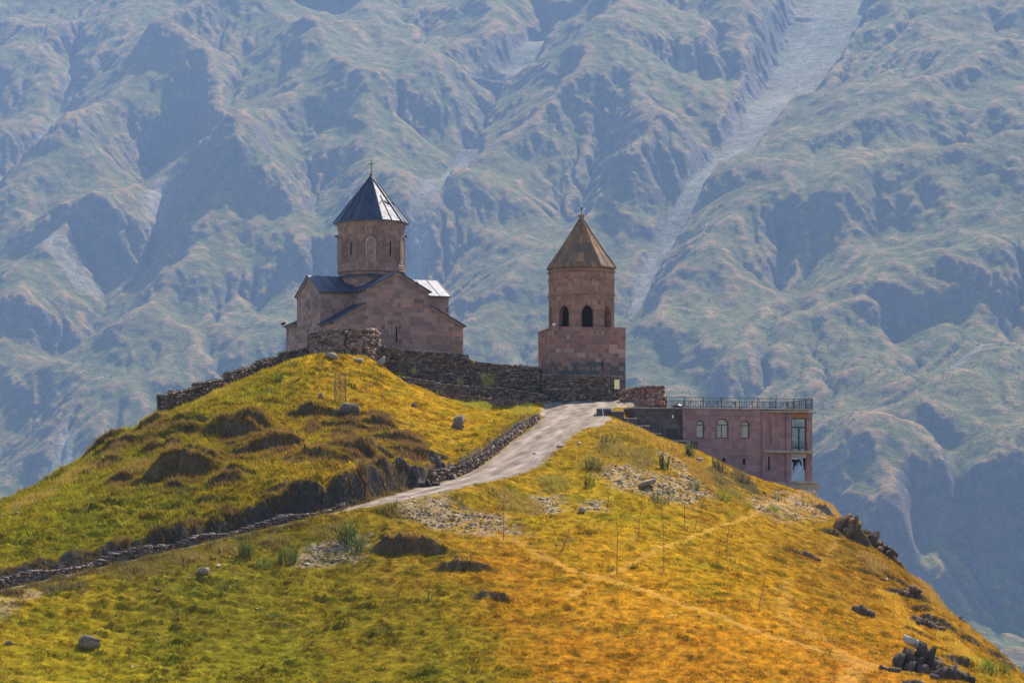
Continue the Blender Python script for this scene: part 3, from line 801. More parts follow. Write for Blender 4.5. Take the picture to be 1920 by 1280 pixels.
# dominant turf colours at places of the photo
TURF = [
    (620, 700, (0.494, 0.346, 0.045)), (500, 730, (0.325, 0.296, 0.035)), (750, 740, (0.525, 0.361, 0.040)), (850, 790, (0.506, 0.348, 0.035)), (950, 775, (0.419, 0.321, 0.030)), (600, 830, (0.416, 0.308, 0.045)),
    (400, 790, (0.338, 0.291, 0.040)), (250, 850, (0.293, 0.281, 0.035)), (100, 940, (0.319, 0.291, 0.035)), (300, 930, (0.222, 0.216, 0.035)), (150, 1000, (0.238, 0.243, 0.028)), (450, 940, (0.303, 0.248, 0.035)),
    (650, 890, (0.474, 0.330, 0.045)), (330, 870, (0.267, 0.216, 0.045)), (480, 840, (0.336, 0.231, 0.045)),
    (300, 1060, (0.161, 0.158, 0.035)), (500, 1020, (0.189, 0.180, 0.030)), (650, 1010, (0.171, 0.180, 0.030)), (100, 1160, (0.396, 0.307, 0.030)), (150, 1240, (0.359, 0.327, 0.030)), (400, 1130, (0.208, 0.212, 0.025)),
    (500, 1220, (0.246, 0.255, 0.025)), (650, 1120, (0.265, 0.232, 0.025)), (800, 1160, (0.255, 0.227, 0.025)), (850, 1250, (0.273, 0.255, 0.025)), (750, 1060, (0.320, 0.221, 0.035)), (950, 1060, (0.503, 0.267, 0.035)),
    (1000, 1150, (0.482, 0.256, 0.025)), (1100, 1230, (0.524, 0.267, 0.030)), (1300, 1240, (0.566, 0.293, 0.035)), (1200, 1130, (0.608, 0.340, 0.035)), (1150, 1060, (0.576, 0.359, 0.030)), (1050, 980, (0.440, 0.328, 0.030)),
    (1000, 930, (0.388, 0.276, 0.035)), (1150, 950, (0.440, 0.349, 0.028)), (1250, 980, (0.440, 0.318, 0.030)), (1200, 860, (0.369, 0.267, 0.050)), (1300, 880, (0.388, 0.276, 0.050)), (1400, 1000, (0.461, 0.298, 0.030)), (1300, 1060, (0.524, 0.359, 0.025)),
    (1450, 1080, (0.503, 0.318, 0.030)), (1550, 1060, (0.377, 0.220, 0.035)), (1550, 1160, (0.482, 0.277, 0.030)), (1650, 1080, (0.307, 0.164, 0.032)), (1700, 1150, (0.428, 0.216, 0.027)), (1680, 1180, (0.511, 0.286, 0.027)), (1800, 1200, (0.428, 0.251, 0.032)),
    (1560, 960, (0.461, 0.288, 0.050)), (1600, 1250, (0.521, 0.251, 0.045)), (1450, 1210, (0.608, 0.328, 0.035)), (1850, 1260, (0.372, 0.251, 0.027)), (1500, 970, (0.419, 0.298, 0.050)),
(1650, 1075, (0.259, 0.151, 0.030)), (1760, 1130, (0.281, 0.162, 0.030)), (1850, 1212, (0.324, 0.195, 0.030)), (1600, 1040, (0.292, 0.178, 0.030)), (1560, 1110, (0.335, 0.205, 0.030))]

def build_hill():
    sp = 0.2
    fx = np.arange(-64, 62, sp); fy = np.arange(176, 322, sp)
    def grow(a, s, end, sgn):
        out = []; p = a; st = s
        while (p < end if sgn > 0 else p > end):
            st *= 1.18; p = p + sgn * st; out.append(p)
        return np.array(out)
    ax_ = np.concatenate([grow(fx[0], sp, -1250, -1)[::-1], fx, grow(fx[-1], sp, 1250, 1)])
    ay_ = np.concatenate([grow(fy[0], sp, -1100, -1)[::-1], fy, grow(fy[-1], sp, 1400, 1)])
    X, Y = np.meshgrid(ax_, ay_)
    Z, dirt, road = hill_z(X, Y)
    fine = (X > -66) & (X < 64) & (Y > 170) & (Y < 325)
    gy = np.gradient(Z, axis=0) / np.gradient(Y, axis=0); gx = np.gradient(Z, axis=1) / np.gradient(X, axis=1)
    slope = np.hypot(gx, gy)
    lump = np.maximum(0, fbm(X / 2.6 + 0.5 * Z, Y / 0.9, 4, 103, 0.65)) * (0.5 + 1.0 * sstep(-0.15, 0.35, fbm(X / 12, Y / 14, 3, 104))) * (1 - 0.6 * sstep(-6, 6, X))
    dr_, pr_, sr_ = poly_dist(np.where(fine, X, 0), np.where(fine, Y, 0), ROAD[::3])
    offr = sstep(3.0, 5.0, dr_)
    Z = Z + np.where(fine, (0.10 * fbm(X / 0.9, Y / 0.6, 3, 101, 0.65) + 0.78 * lump) * (1 - road) * offr * (1 + 1.2 * dirt), 0)
    Z = Z + np.where(fine & (dirt > 0.05), dirt * 0.50 * (ridged(X / 1.1 + Z * 0.6, Y / 1.1 + Z * 1.2, 3, 102) - 0.4), 0)
    Z = np.where(Z < -682, -682, Z)
    return ax_, ay_, X, Y, Z, dirt, road, slope

HX, HY, _X, _Y, _Z, _DIRT, _ROADM, _SLOPE = build_hill()

def hz(x, y):
    """height of the finished hill (bilinear)"""
    x = np.asarray(x, float); y = np.asarray(y, float)
    i = np.clip(np.searchsorted(HX, x) - 1, 0, len(HX) - 2); j = np.clip(np.searchsorted(HY, y) - 1, 0, len(HY) - 2)
    fx = np.clip((x - HX[i]) / (HX[i + 1] - HX[i]), 0, 1); fy = np.clip((y - HY[j]) / (HY[j + 1] - HY[j]), 0, 1)
    return (_Z[j, i] * (1 - fx) + _Z[j, i + 1] * fx) * (1 - fy) + (_Z[j + 1, i] * (1 - fx) + _Z[j + 1, i + 1] * fx) * fy

def samp(A, x, y):
    i = np.clip(np.searchsorted(HX, x), 0, len(HX) - 1); j = np.clip(np.searchsorted(HY, y), 0, len(HY) - 1)
    return A[j, i]

def ground(u, v, d0=170, d1=330):
    x, y = march(hz, u, v, d0, d1, 1600)
    return x, y, float(hz(x, y))

# turf colour
_tp = []
for _u, _v, _c in TURF:
    _x, _y, _z = ground(_u, _v); _tp.append((_x, _y, *_c))
_tp = np.array(_tp)
_TRW = []
for _pts, _w, _a in TRAILS:
    _TRW.append(([ground(u, v)[:2] for u, v in _pts], _w, _a))

def turf_colour(x, y, n_extra=1.0):
    w_ = 0; c = 0
    wx = x + 2.5 * fbm(x / 6, y / 6, 3, 111); wy = (y + 5 * fbm(x / 6, y / 9, 3, 112))
    for t in _tp:
        d2 = (wx - t[0]) ** 2 + ((wy - t[1]) * 0.45) ** 2
        k = 1.0 / (d2 + 9.0) ** 1.5
        w_ = w_ + k; c = c + k[..., None] * t[2:5]
    c = c / w_[..., None]
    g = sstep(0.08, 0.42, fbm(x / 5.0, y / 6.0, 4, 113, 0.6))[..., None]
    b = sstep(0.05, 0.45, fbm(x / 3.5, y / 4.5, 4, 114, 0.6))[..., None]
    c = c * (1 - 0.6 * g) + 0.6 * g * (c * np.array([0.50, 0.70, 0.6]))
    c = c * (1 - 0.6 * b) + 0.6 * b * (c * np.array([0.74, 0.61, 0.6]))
    c = c * np.clip(1 + 1.0 * fbm(x / 1.1, y / 1.5, 4, 115, 0.7) + 0.5 * fbm(x / 0.45, y / 0.6, 2, 117), 0.35, 1.8)[..., None]  # dark mottling also stands in for small shadows in the grass
    tr = np.zeros(x.shape)
    for pts, w, a in _TRW:
        d, par, sd = poly_dist(x, y, pts)
        tr = np.maximum(tr, a * sstep(w * 1.5, w * 0.5, d + 0.25 * w * fbm(x / 0.8, y / 0.8, 2, 116)))
    return np.clip(c, 0.01, 1), tr

SCREE_AREAS = [
    ([(720, 945), (800, 925), (850, 945), (930, 965), (975, 1000), (900, 1000), (840, 995), (770, 975)], 900, (0.04, 0.26)), ([(640, 1010), (690, 1005), (660, 1050), (560, 1060), (590, 1025)], 330, (0.05, 0.25)),
    ([(1120, 880), (1170, 870), (1260, 895), (1320, 930), (1290, 945), (1220, 930), (1160, 915)], 700, (0.05, 0.30)), ([(1240, 850), (1270, 850), (1330, 925), (1310, 935)], 260, (0.05, 0.28)),
    ([(1420, 930), (1470, 925), (1530, 925), (1560, 960), (1520, 975), (1460, 975), (1410, 950)], 520, (0.05, 0.26)), ([(1000, 935), (1040, 930), (1055, 960), (1010, 965)], 130, (0.06, 0.3)), ([(1100, 940), (1140, 940), (1130, 955), (1100, 955)], 60, (0.05, 0.3)),
    ([(0, 1120), (60, 1100), (60, 1115), (0, 1150)], 80, (0.04, 0.15)), ([(880, 905), (1000, 860), (1080, 790), (1110, 760), (1130, 780), (1060, 840), (960, 890)], 1400, (0.03, 0.14)), ([(1000, 1000), (1100, 1010), (1000, 1040), (930, 1010)], 90, (0.04, 0.15)),
    ([(330, 1040), (480, 1050), (440, 1110), (280, 1110)], 110, (0.05, 0.22)), ([(0, 1160), (700, 1080), (900, 1280), (0, 1280)], 160, (0.04, 0.16)), ([(1000, 1080), (1600, 1000), (1700, 1280), (1000, 1280)], 220, (0.04, 0.18)), ([(500, 700), (900, 770), (900, 850), (400, 850)], 120, (0.04, 0.2)),
    ([(1600, 1040), (1680, 1060), (1660, 1090)], 30, (0.08, 0.4)), ([(0, 965), (40, 945), (40, 960), (0, 980)], 40, (0.1, 0.4)),
]

def finish_hill():
    fine = (_X > -66) & (_X < 64) & (_Y > 170) & (_Y < 325)
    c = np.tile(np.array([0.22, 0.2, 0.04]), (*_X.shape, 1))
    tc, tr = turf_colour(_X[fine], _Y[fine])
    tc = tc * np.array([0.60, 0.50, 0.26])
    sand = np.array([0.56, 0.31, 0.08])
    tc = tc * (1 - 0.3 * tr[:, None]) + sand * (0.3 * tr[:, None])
    dm = np.clip(_DIRT[fine] + sstep(1.1, 1.7, _SLOPE[fine]) * 0.8, 0, 1)[:, None]
    n = fbm(_X[fine] / 1.2, _Y[fine] / 1.2, 3, 121)[:, None]
    soil = np.array([0.11, 0.075, 0.045]) * (1 + 0.6 * n)
    dbk, pbk, sbk = poly_dist(_X[fine], _Y[fine], ROAD[0:72])
    bk = (sstep(9, 5, dbk) * (pbk < 70))[:, None]
    soil = soil * (1 - bk) + np.array([0.05, 0.043, 0.043]) * (1 + 0.5 * n) * bk
    tc = tc * (1 - dm) + soil * dm
    rd = _ROADM[fine][:, None]
    tc = tc * (1 - rd) + np.array([0.30, 0.24, 0.21]) * rd
    sm = np.zeros(_X[fine].shape)
    for a in SCREE_AREAS[:8]:
        pw = [ground(u, v)[:2] for u, v in a[0]]
        d, _p, _s = poly_dist(_X[fine], _Y[fine], pw + pw[:1])
        sm = np.maximum(sm, np.where(in_poly(_X[fine], _Y[fine], pw), 1.0, sstep(1.6, 0.0, d)) * sstep(-0.35, 0.15, fbm(_X[fine] / 2.0, _Y[fine] / 2.0, 4, 122, 0.65)))
    sm = sm[:, None] * 0.75
    tc = tc * (1 - sm) + np.array([0.28, 0.205, 0.145]) * (1 + 0.8 * n) * sm
    c[fine] = tc
    V = np.stack([_X, _Y, _Z], -1).reshape(-1, 3)
    n0, n1 = _X.shape
    I = np.arange(n0 * n1).reshape(n0, n1)
    Q = np.stack([I[:-1, :-1], I[:-1, 1:], I[1:, 1:], I[1:, :-1]], -1).reshape(-1, 4)
    o = link_mesh('hill', np_mesh('hill', V, Q, c.reshape(-1, 3), True), M['ground'])
    tag(o, 'golden green grassy hill with dark eroded turf steps', 'hill', kind='structure')
finish_hill()

def build_road():
    # the gravel track, a sheet just above the hill, with ragged edges, opening into the yard
    V = []; Q = []; Cc = []; m = 25
    R = ROAD
    for i in range(len(R)):
        a = R[max(i - 1, 0)]; b = R[min(i + 1, len(R) - 1)]
        t = np.array([b[0] - a[0], b[1] - a[1]]); t /= np.hypot(*t); nrm = np.array([-t[1], t[0]])
        for k in range(m):
            s = (k / (m - 1) * 2 - 1)
            e = R[i][3] * (1 + (0.22 * float(fbm(i * 0.45, s * 3.0, 3, 131, 0.8)) if abs(s) > 0.8 else 0))
            x, y = R[i][:2] + nrm * s * e
            lift = (0.05 if abs(s) < 0.95 else -0.10) - 0.16 * max(0, (i - (len(R) - 5)) / 4)
            V.append((x, y, float(hz(x, y)) + lift))
            rut = math.exp(-((abs(s + 0.1 * math.sin(i * 0.13)) - 0.42) / 0.14) ** 2)
            edge = max(0.0, abs(s) - 0.72) / 0.28
            n_ = float(fbm(x / 1.1, y / 1.7, 4, 133, 0.7))
            k_ = 0.80 + 0.36 * rut + 1.2 * n_
            Cc.append(np.array([0.24, 0.187, 0.155]) * k_ * (1 - 0.5 * edge) + np.array([0.19, 0.15, 0.05]) * 0.5 * edge)
    for i in range(len(R) - 1):
        for k in range(m - 1):
            Q.append((i * m + k, (i + 1) * m + k, (i + 1) * m + k + 1, i * m + k + 1))
    o = link_mesh('road', np_mesh('road', V, np.array(Q)[:, ::-1], np.clip(np.array(Cc), 0.02, 1), True), M['road'])
    tag(o, 'pale gravel track winding up to the church', 'road', kind='structure')
    # yard in front of the bell tower
    fan = [(1020, 750), (1010, 768), (1035, 800), (1130, 800), (1150, 785), (1118, 768), (1190, 766), (1250, 768), (1250, 750), (1168, 745), (1172, 734), (1100, 738), (1060, 742)]
    pts = [ground(u, v, 270, 330)[:2] for u, v in fan]
    xs = [p[0] for p in pts]; ys = [p[1] for p in pts]
    g = 0.4; V = []; Q = []; idx = {}
    def yz(x, y):
        d, _p, _s = poly_dist(np.array([x]), np.array([y]), pts + pts[:1])
        ins = in_poly(np.array([x]), np.array([y]), pts)[0]
        e = float(d[0]) * (1 if ins else -1) + 0.5 * float(fbm(x / 1.2, y / 1.2, 3, 135))
        return float(hz(x, y)) + (-0.12 + 0.15 * float(sstep(-0.5, 0.5, e)))
    for i, x in enumerate(np.arange(min(xs) - 2, max(xs) + 2, g)):
        for j, y in enumerate(np.arange(min(ys) - 2, max(ys) + 2, g)):
            d, _p, _s = poly_dist(np.array([x]), np.array([y]), pts + pts[:1])
            if in_poly(np.array([x]), np.array([y]), pts)[0] or d[0] < 0.9:
                for (p, q) in ((0, 0), (1, 0), (1, 1), (0, 1)):
                    if (i + p, j + q) not in idx:
                        idx[(i + p, j + q)] = len(V)
                        V.append((x + p * g, y + q * g, yz(x + p * g, y + q * g)))
                Q.append([idx[(i + p, j + q)] for (p, q) in ((0, 0), (1, 0), (1, 1), (0, 1))])
    o = link_mesh('yard', np_mesh('yard', V, Q, np.array([[0.26, 0.20, 0.165]] * len(V)) * (1 + 0.4 * fbm(np.array(V)[:, 0] / 1.4, np.array(V)[:, 1] / 2, 3, 134))[:, None], True), M['road'])
    tag(o, 'pale gravel yard at the foot of the bell tower', 'yard', kind='structure')
build_road()

# ------------------------------------------------------------------ church
def arch_pts(w, h, spring, n=10, point=0.0):
    """outline of an arched opening, from the lower left up and over to the lower right (x, z)"""
    r = w / 2
    pts = [(-r, 0.0)]
    for i in range(n + 1):
        a = math.pi - math.pi * i / n
        pts.append((r * math.cos(a), spring + (h - spring) * (math.sin(a) + point * (1 - abs(math.cos(a))) * 0.5) / (1 + point * 0.5)))
    pts.append((r, 0.0))
    return pts

def add_arch_trim(mb, fn, w, h, spring, tw, depth, n=10, sill=True):
    """moulding that follows an arched outline; fn(x, z, out) -> point"""
    inn = arch_pts(w, h, spring, n); out = arch_pts(w + 2 * tw, h + tw, spring, n)
    for i in range(len(inn) - 1):
        a, b, c, d = inn[i], inn[i + 1], out[i + 1], out[i]
        A, B, Cc, Dd = fn(*a, depth), fn(*b, depth), fn(*c, depth), fn(*d, depth)
        mb.poly([Dd, Cc, B, A])
        mb.poly([fn(*d, -0.02), fn(*c, -0.02), Cc, Dd]); mb.poly([fn(*b, -0.02), fn(*a, -0.02), A, B])
    if sill:
        r = w / 2 + tw * 1.6
        z0, z1 = -tw, 0.0
        p = [fn(-r, z0, -0.02), fn(r, z0, -0.02), fn(r, z0, depth * 1.4), fn(-r, z0, depth * 1.4), fn(-r, z1, -0.02), fn(r, z1, -0.02), fn(r, z1, depth * 1.4), fn(-r, z1, depth * 1.4)]
        mb.hexa([p[3], p[2], p[1], p[0], p[7], p[6], p[5], p[4]])

def add_arch_fill(mb, fn, w, h, spring, depth, n=10):
    pts = arch_pts(w, h, spring, n)
    mb.poly([fn(x, z, depth) for x, z in pts][::-1])

def slit_window(parent, fn, w, h, label=None, frame=0.22, mat='trim_stone', dep=0.10, pane_mat='dark_fill'):
    fm = MB(); add_arch_trim(fm, fn, w, h, h - w / 2, frame, dep)
    f = fm.build('window', M[mat], parent)
    pm = MB(); add_arch_fill(pm, fn, w, h, h - w / 2, 0.012)  # near-black fill, coloured so the slit looks recessed
    pm.build('pane', M[pane_mat], f)
    return f

def cross_on(parent, name, x, y, z0, h, arm, w, mat, ball=None, trefoil=False):
    mb = MB()
    zc = z0 + h * 0.68
    mb.box(x - w / 2, x + w / 2, y - w / 2, y + w / 2, z0, z0 + h)
    mb.bar((x - arm / 2, y, zc), (x - w / 2 - 0.002, y, zc), w); mb.bar((x + w / 2 + 0.002, y, zc), (x + arm / 2, y, zc), w)
    if trefoil:
        for dx, dz in ((-arm / 2, 0), (arm / 2, 0), (0, h - (zc - z0))):
            mb.lathe([(0, -0.5 * w * 1.8 + zc + dz), (w * 1.25, zc + dz), (0, zc + dz + 0.5 * w * 1.8)], (x + dx, y), 8)
    o = mb.build(name, M[mat], parent)
    if ball:
        b = MB(); r = ball
        b.lathe([(0, z0 - 2 * r)] + [(r * math.sin(t), z0 - r - r * math.cos(t)) for t in np.linspace(0.3, math.pi - 0.3, 7)] + [(0, z0)], (x, y), 14)
        b.build('ball', M[mat], o)
    return o

def build_church():
    base = 21.0
    c = thing('church', 'brown stone domed church with dark metal roofs on the hilltop', 'church', (-21.57, 322.0, base), math.radians(24))
    W, L = 17.0, 17.3
    x0, x1, xr = 4.2, 12.4, 8.3            # front arm
    y0, y1, yr = 4.6, 13.2, 8.9            # cross arm
    E, Rg, SI, SO = 8.65, 10.85, 6.95, 4.62  # arm eave, ridge, corner roof inner and outer height
    B = -3.0
    w = MB()
    fa = [(0, B), (x0, B), (x1, B), (W, B), (W, SO), (x1, SI), (x1, E), (xr, Rg), (x0, E), (x0, SI), (0, SO)]
    w.poly([(x, 0, z) for x, z in fa]); w.poly([(x, L, z) for x, z in fa][::-1])
    for X, sgn in ((0, 1), (W, -1)):       # side faces: corner, gabled arm, corner
        q = [(X, 0, B), (X, 0, SO), (X, y0, SO), (X, y0, E), (X, yr, Rg), (X, y1, E), (X, y1, SO + 0.6), (X, L, SO + 0.6), (X, L, B)]
        w.poly(q if sgn > 0 else q[::-1])
    for X, d in ((x0, 1), (x1, -1)):       # side walls of the front and back arms above the corner roofs
        for a, b in ((0, y0), (y1, L)):
            q = [(X, a, SI), (X, a, E), (X, b, E), (X, b, SI)]
            w.poly(q if d > 0 else q[::-1])
    for Y, d in ((y0, -1), (y1, 1)):       # side walls of the cross arms
        for a, b, sa, sb in ((0, x0, SO, SI), (x1, W, SI, SO)):
            q = [(a, Y, sa), (b, Y, sb), (b, Y, E), (a, Y, E)]
            w.poly(q if d < 0 else q[::-1])
    w.poly([(0, L, SO + 0.6), (0, y1, SO + 0.6), (x0, y1, SI), (x0, L, SI)])
    w.build('wall', M['church_stone'], c)
    # string courses and gable mouldings
    def rake(pts, n, k=0.26, dep=0.14):
        t = MB()
        for a, b in zip(pts[:-1], pts[1:]):
            A = Vector(a) + Vector(n) * dep / 2; Bv = Vector(b) + Vector(n) * dep / 2
            t.bar(A - Vector((0, 0, k / 2)), Bv - Vector((0, 0, k / 2)), dep, k, up=(0, 0, 1))
        t.build('cornice', M['trim_stone'], c)
    rake([(x0, 0, E - 0.04), (xr, 0, Rg - 0.04), (x1, 0, E - 0.04)], (0, -1, 0)); rake([(0, y0, E - 0.04), (0, yr, Rg - 0.04), (0, y1, E - 0.04)], (-1, 0, 0))
    rake([(W, y0, E - 0.04), (W, yr, Rg - 0.04), (W, y1, E - 0.04)], (1, 0, 0))
    rake([(0, 0, SO - 0.03), (x0, 0, SI - 0.03)], (0, -1, 0)); rake([(x1, 0, SI - 0.03), (W, 0, SO - 0.03)], (0, -1, 0))
    rake([(0, 0.16, SO - 0.05), (0, y0 - 0.01, SO - 0.05)], (-1, 0, 0)); rake([(0, y1 + 0.01, SO + 0.55), (0, L, SO + 0.55)], (-1, 0, 0))
    rake([(W, 0.16, SO - 0.05), (W, y0 - 0.01, SO - 0.05)], (1, 0, 0))
    rake([(0.2, y0, E - 0.04), (x0, y0, E - 0.04)], (0, -1, 0)); rake([(x1, y0, E - 0.04), (W - 0.2, y0, E - 0.04)], (0, -1, 0))
    # roofs: sheet metal with standing seams
    def slope(name, p00, p10, p11, p01, seams, th=0.11):
        """p00-p10 the lower edge, p01-p11 the upper edge"""
        m = MB(); P4 = [Vector(p) for p in (p00, p10, p11, p01)]
        n = (P4[1] - P4[0]).cross(P4[3] - P4[0]).normalized()
        if n.z < 0: n = -n
        bt = [p for p in P4]; tp = [p + n * th for p in P4]
        q = bt + tp
        if (P4[1] - P4[0]).cross(P4[3] - P4[0]).z < 0:
            q = [bt[3], bt[2], bt[1], bt[0], tp[3], tp[2], tp[1], tp[0]]
        m.hexa([tuple(v) for v in q])
        for i in range(seams + 1):
            f = (i + 0.02) / (seams + 0.04)
            a = P4[0].lerp(P4[1], f) + n * (th + 0.028); b = P4[3].lerp(P4[2], f) + n * (th + 0.028)
            m.bar(a, b, 0.055, 0.06, up=n)
        return m.build(name, M['roof_metal'], c)
    o = 0.32; g = 0.22
    def dz(run, rise, o): return rise / run * o
    s1 = dz(xr - x0, Rg - E, o)
    slope('roof', (x0 - o, -g, E - s1), (x0 - o, L + g, E - s1), (xr, L + g, Rg), (xr, -g, Rg), 15)
    slope('roof', (x1 + o, -g, E - s1), (x1 + o, L + g, E - s1), (xr, L + g, Rg), (xr, -g, Rg), 15)
    s2 = dz(yr - y0, Rg - E, o)
    for a, b, k in ((-g, x0 + 2.6, 5), (x1 - 2.6, W + g, 5)):
        slope('roof', (a, y0 - o, E - s2), (b, y0 - o, E - s2), (b, yr, Rg), (a, yr, Rg), k)
        slope('roof', (a, y1 + o, E - s2), (b, y1 + o, E - s2), (b, yr, Rg), (a, yr, Rg), k)
    s3 = dz(x0, SI - SO, o)
    slope('roof', (-o, -g, SO - s3), (-o, y0 - 0.02, SO - s3), (x0 - 0.01, y0 - 0.02, SI), (x0 - 0.01, -g, SI), 6)
    slope('roof', (W + o, -g, SO - s3), (W + o, y0 - 0.02, SO - s3), (x1 + 0.01, y0 - 0.02, SI), (x1 + 0.01, -g, SI), 6)
    s4 = dz(x0, SI - SO - 0.6, o)
    slope('roof', (-o, y1 + 0.02, SO + 0.6 - s4), (-o, L + g, SO + 0.6 - s4), (x0 - 0.01, L + g, SI), (x0 - 0.01, y1 + 0.02, SI), 5)
    # square foot of the drum between the arms, with its own flashing
    cx, cy = 8.3, 8.9
    ft = MB(); ft.lathe([(4.55, 8.2), (4.55, 10.75)], (cx, cy), 8, math.radians(22.5), False)
    ft.build('drum_foot', M['church_stone'], c)
    ff = MB(); ff.lathe([(4.80, 10.72), (4.82, 10.86), (4.1, 11.15), (3.9, 11.15)], (cx, cy), 8, math.radians(22.5), False)
    ff.build('flashing', M['roof_metal'], c)
    # drum
    dr = MB(); R = 4.12
    dr.lathe([(3.95, 10.7), (4.0, 11.35), (4.2, 11.45), (4.28, 11.62), (4.22, 11.78), (4.26, 11.95), (4.18, 12.1), (4.22, 12.22), (R, 12.36), (R, 16.7), (4.18, 16.78), (4.2, 16.98), (4.36, 17.5), (4.38, 17.9), (3.2, 17.95)], (cx, cy), 60)
    d = dr.build('drum', M['drum_stone'], c)
    # direction to the camera in local coordinates gives the facet pointing at it
    wa = math.atan2(-333.2, 17.3) - math.radians(24)
    def dfn(ang):
        def f(x, z, out):
            a = ang + x / R
            r = R + out
            return (cx + r * math.cos(a), cy + r * math.sin(a), 12.85 + z)
        return f
    for k in range(10):
        ang = wa + k * math.radians(36) - math.radians(1)
        am = MB(); f = dfn(ang)
        add_arch_trim(am, f, 1.62, 3.1, 2.25, 0.11, 0.11, 12, False); add_arch_trim(am, f, 1.28, 2.85, 2.2, 0.08, 0.06, 12, False)
        am.build('blind_arch', M['drum_stone'], d)
        if k % 2 == 1:
            slit_window(d, lambda x, z, out, f=f: f(x, z + 0.55, out), 0.26, 1.75, frame=0.09, mat='drum_stone', dep=0.05)
        else:
            pm = MB(); add_arch_fill(pm, f, 1.26, 2.82, 2.2, 0.015, 12); pm.build('niche_panel', M['drum_pale'], d)
        jm = MB()                                                   # paired half columns between the arches
        for s in (-0.14, 0.14):
            a2 = ang + math.radians(18) + s / R
            jm.tube([(cx + 4.15 * math.cos(a2), cy + 4.15 * math.sin(a2), 12.4), (cx + 4.15 * math.cos(a2), cy + 4.15 * math.sin(a2), 15.3)], 0.085, 6)
        jm.build('half_column', M['drum_stone'], d)
    for sd in (-1, 1):                                               # small lamps on the sides of the drum
        lm = MB(); a = wa + sd * math.radians(88)
        p = Vector((cx + 4.1 * math.cos(a), cy + 4.1 * math.sin(a), 16.1)); q = p + Vector((math.cos(a), math.sin(a), 0)) * 0.4
        lm.bar(p, q, 0.22, 0.22); lm.build('lamp', M['iron'], d)
    # tent roof of ten folded sheets
    zt0, zt1, RC = 17.78, 23.75, 4.75
    cr = MB(); va = wa + math.radians(18 - 1)
    top = (cx, cy, zt1)
    for k in range(10):
        a = va + k * math.radians(36); b = a + math.radians(36)
        p = (cx + RC * math.cos(a), cy + RC * math.sin(a), zt0); q = (cx + RC * math.cos(b), cy + RC * math.sin(b), zt0)
        cr.poly([p, q, top]); pl = (p[0], p[1], zt0 - 0.14); ql = (q[0], q[1], zt0 - 0.14)
        cr.poly([pl, ql, q, p]); cr.poly([ql, pl, (cx, cy, zt0 - 0.14)])
    co = cr.build('tent_roof', M['roof_metal'], c)
    sm = MB()
    for k in range(10):
        a = va + k * math.radians(36)
        sm.bar((cx + RC * math.cos(a), cy + RC * math.sin(a), zt0 + 0.03), (cx + 0.08 * math.cos(a), cy + 0.08 * math.sin(a), zt1 - 0.05), 0.10, 0.10)
        m = a + math.radians(18); rm = RC * math.cos(math.radians(18))
        on = lambda t, off: Vector((cx + rm * (1 - t) * math.cos(m) - off * math.sin(m), cy + rm * (1 - t) * math.sin(m) + off * math.cos(m), zt0 + (zt1 - zt0) * t + 0.03))
        sm.bar(on(0, 0), on(0.55, 0), 0.08, 0.09)
        for s in (-1, 1): sm.bar(on(0.44, 0), on(0.36, 0.78 * s), 0.07, 0.08)
    sm.build('seam', M['roof_metal'], co)
    cross_on(c, 'cross', cx, cy, 24.1, 1.6, 0.75, 0.10, 'gilt', 0.19)
    nk = MB(); nk.lathe([(0.16, 23.5), (0.10, 24.1)], (cx, cy), 10); nk.build('finial', M['gilt'], c)
    # windows
    ff_ = lambda x, z, out: (8.15 + x, -out, 2.35 + z)
    slit_window(c, ff_, 0.22, 1.9, frame=0.10)
    am = MB(); add_arch_trim(am, lambda x, z, out: (8.15 + x, -out, 1.9 + z), 1.15, 2.95, 2.4, 0.12, 0.09); am.build('window_moulding', M['trim_stone'], c)
    lf = lambda x, z, out: (-out, yr - x, 2.4 + z)
    slit_window(c, lf, 0.22, 1.8, frame=0.1); slit_window(c, lambda x, z, out: (-out, yr - x, 7.0 + z), 0.2, 0.9, frame=0.08)
    sl = MB(); sl.bar((-0.75, 16.9, SO + 0.8), (-0.35, 16.9, SO + 1.0), 0.35, 0.3); sl.build('floodlight', M['iron'], c)
build_church()

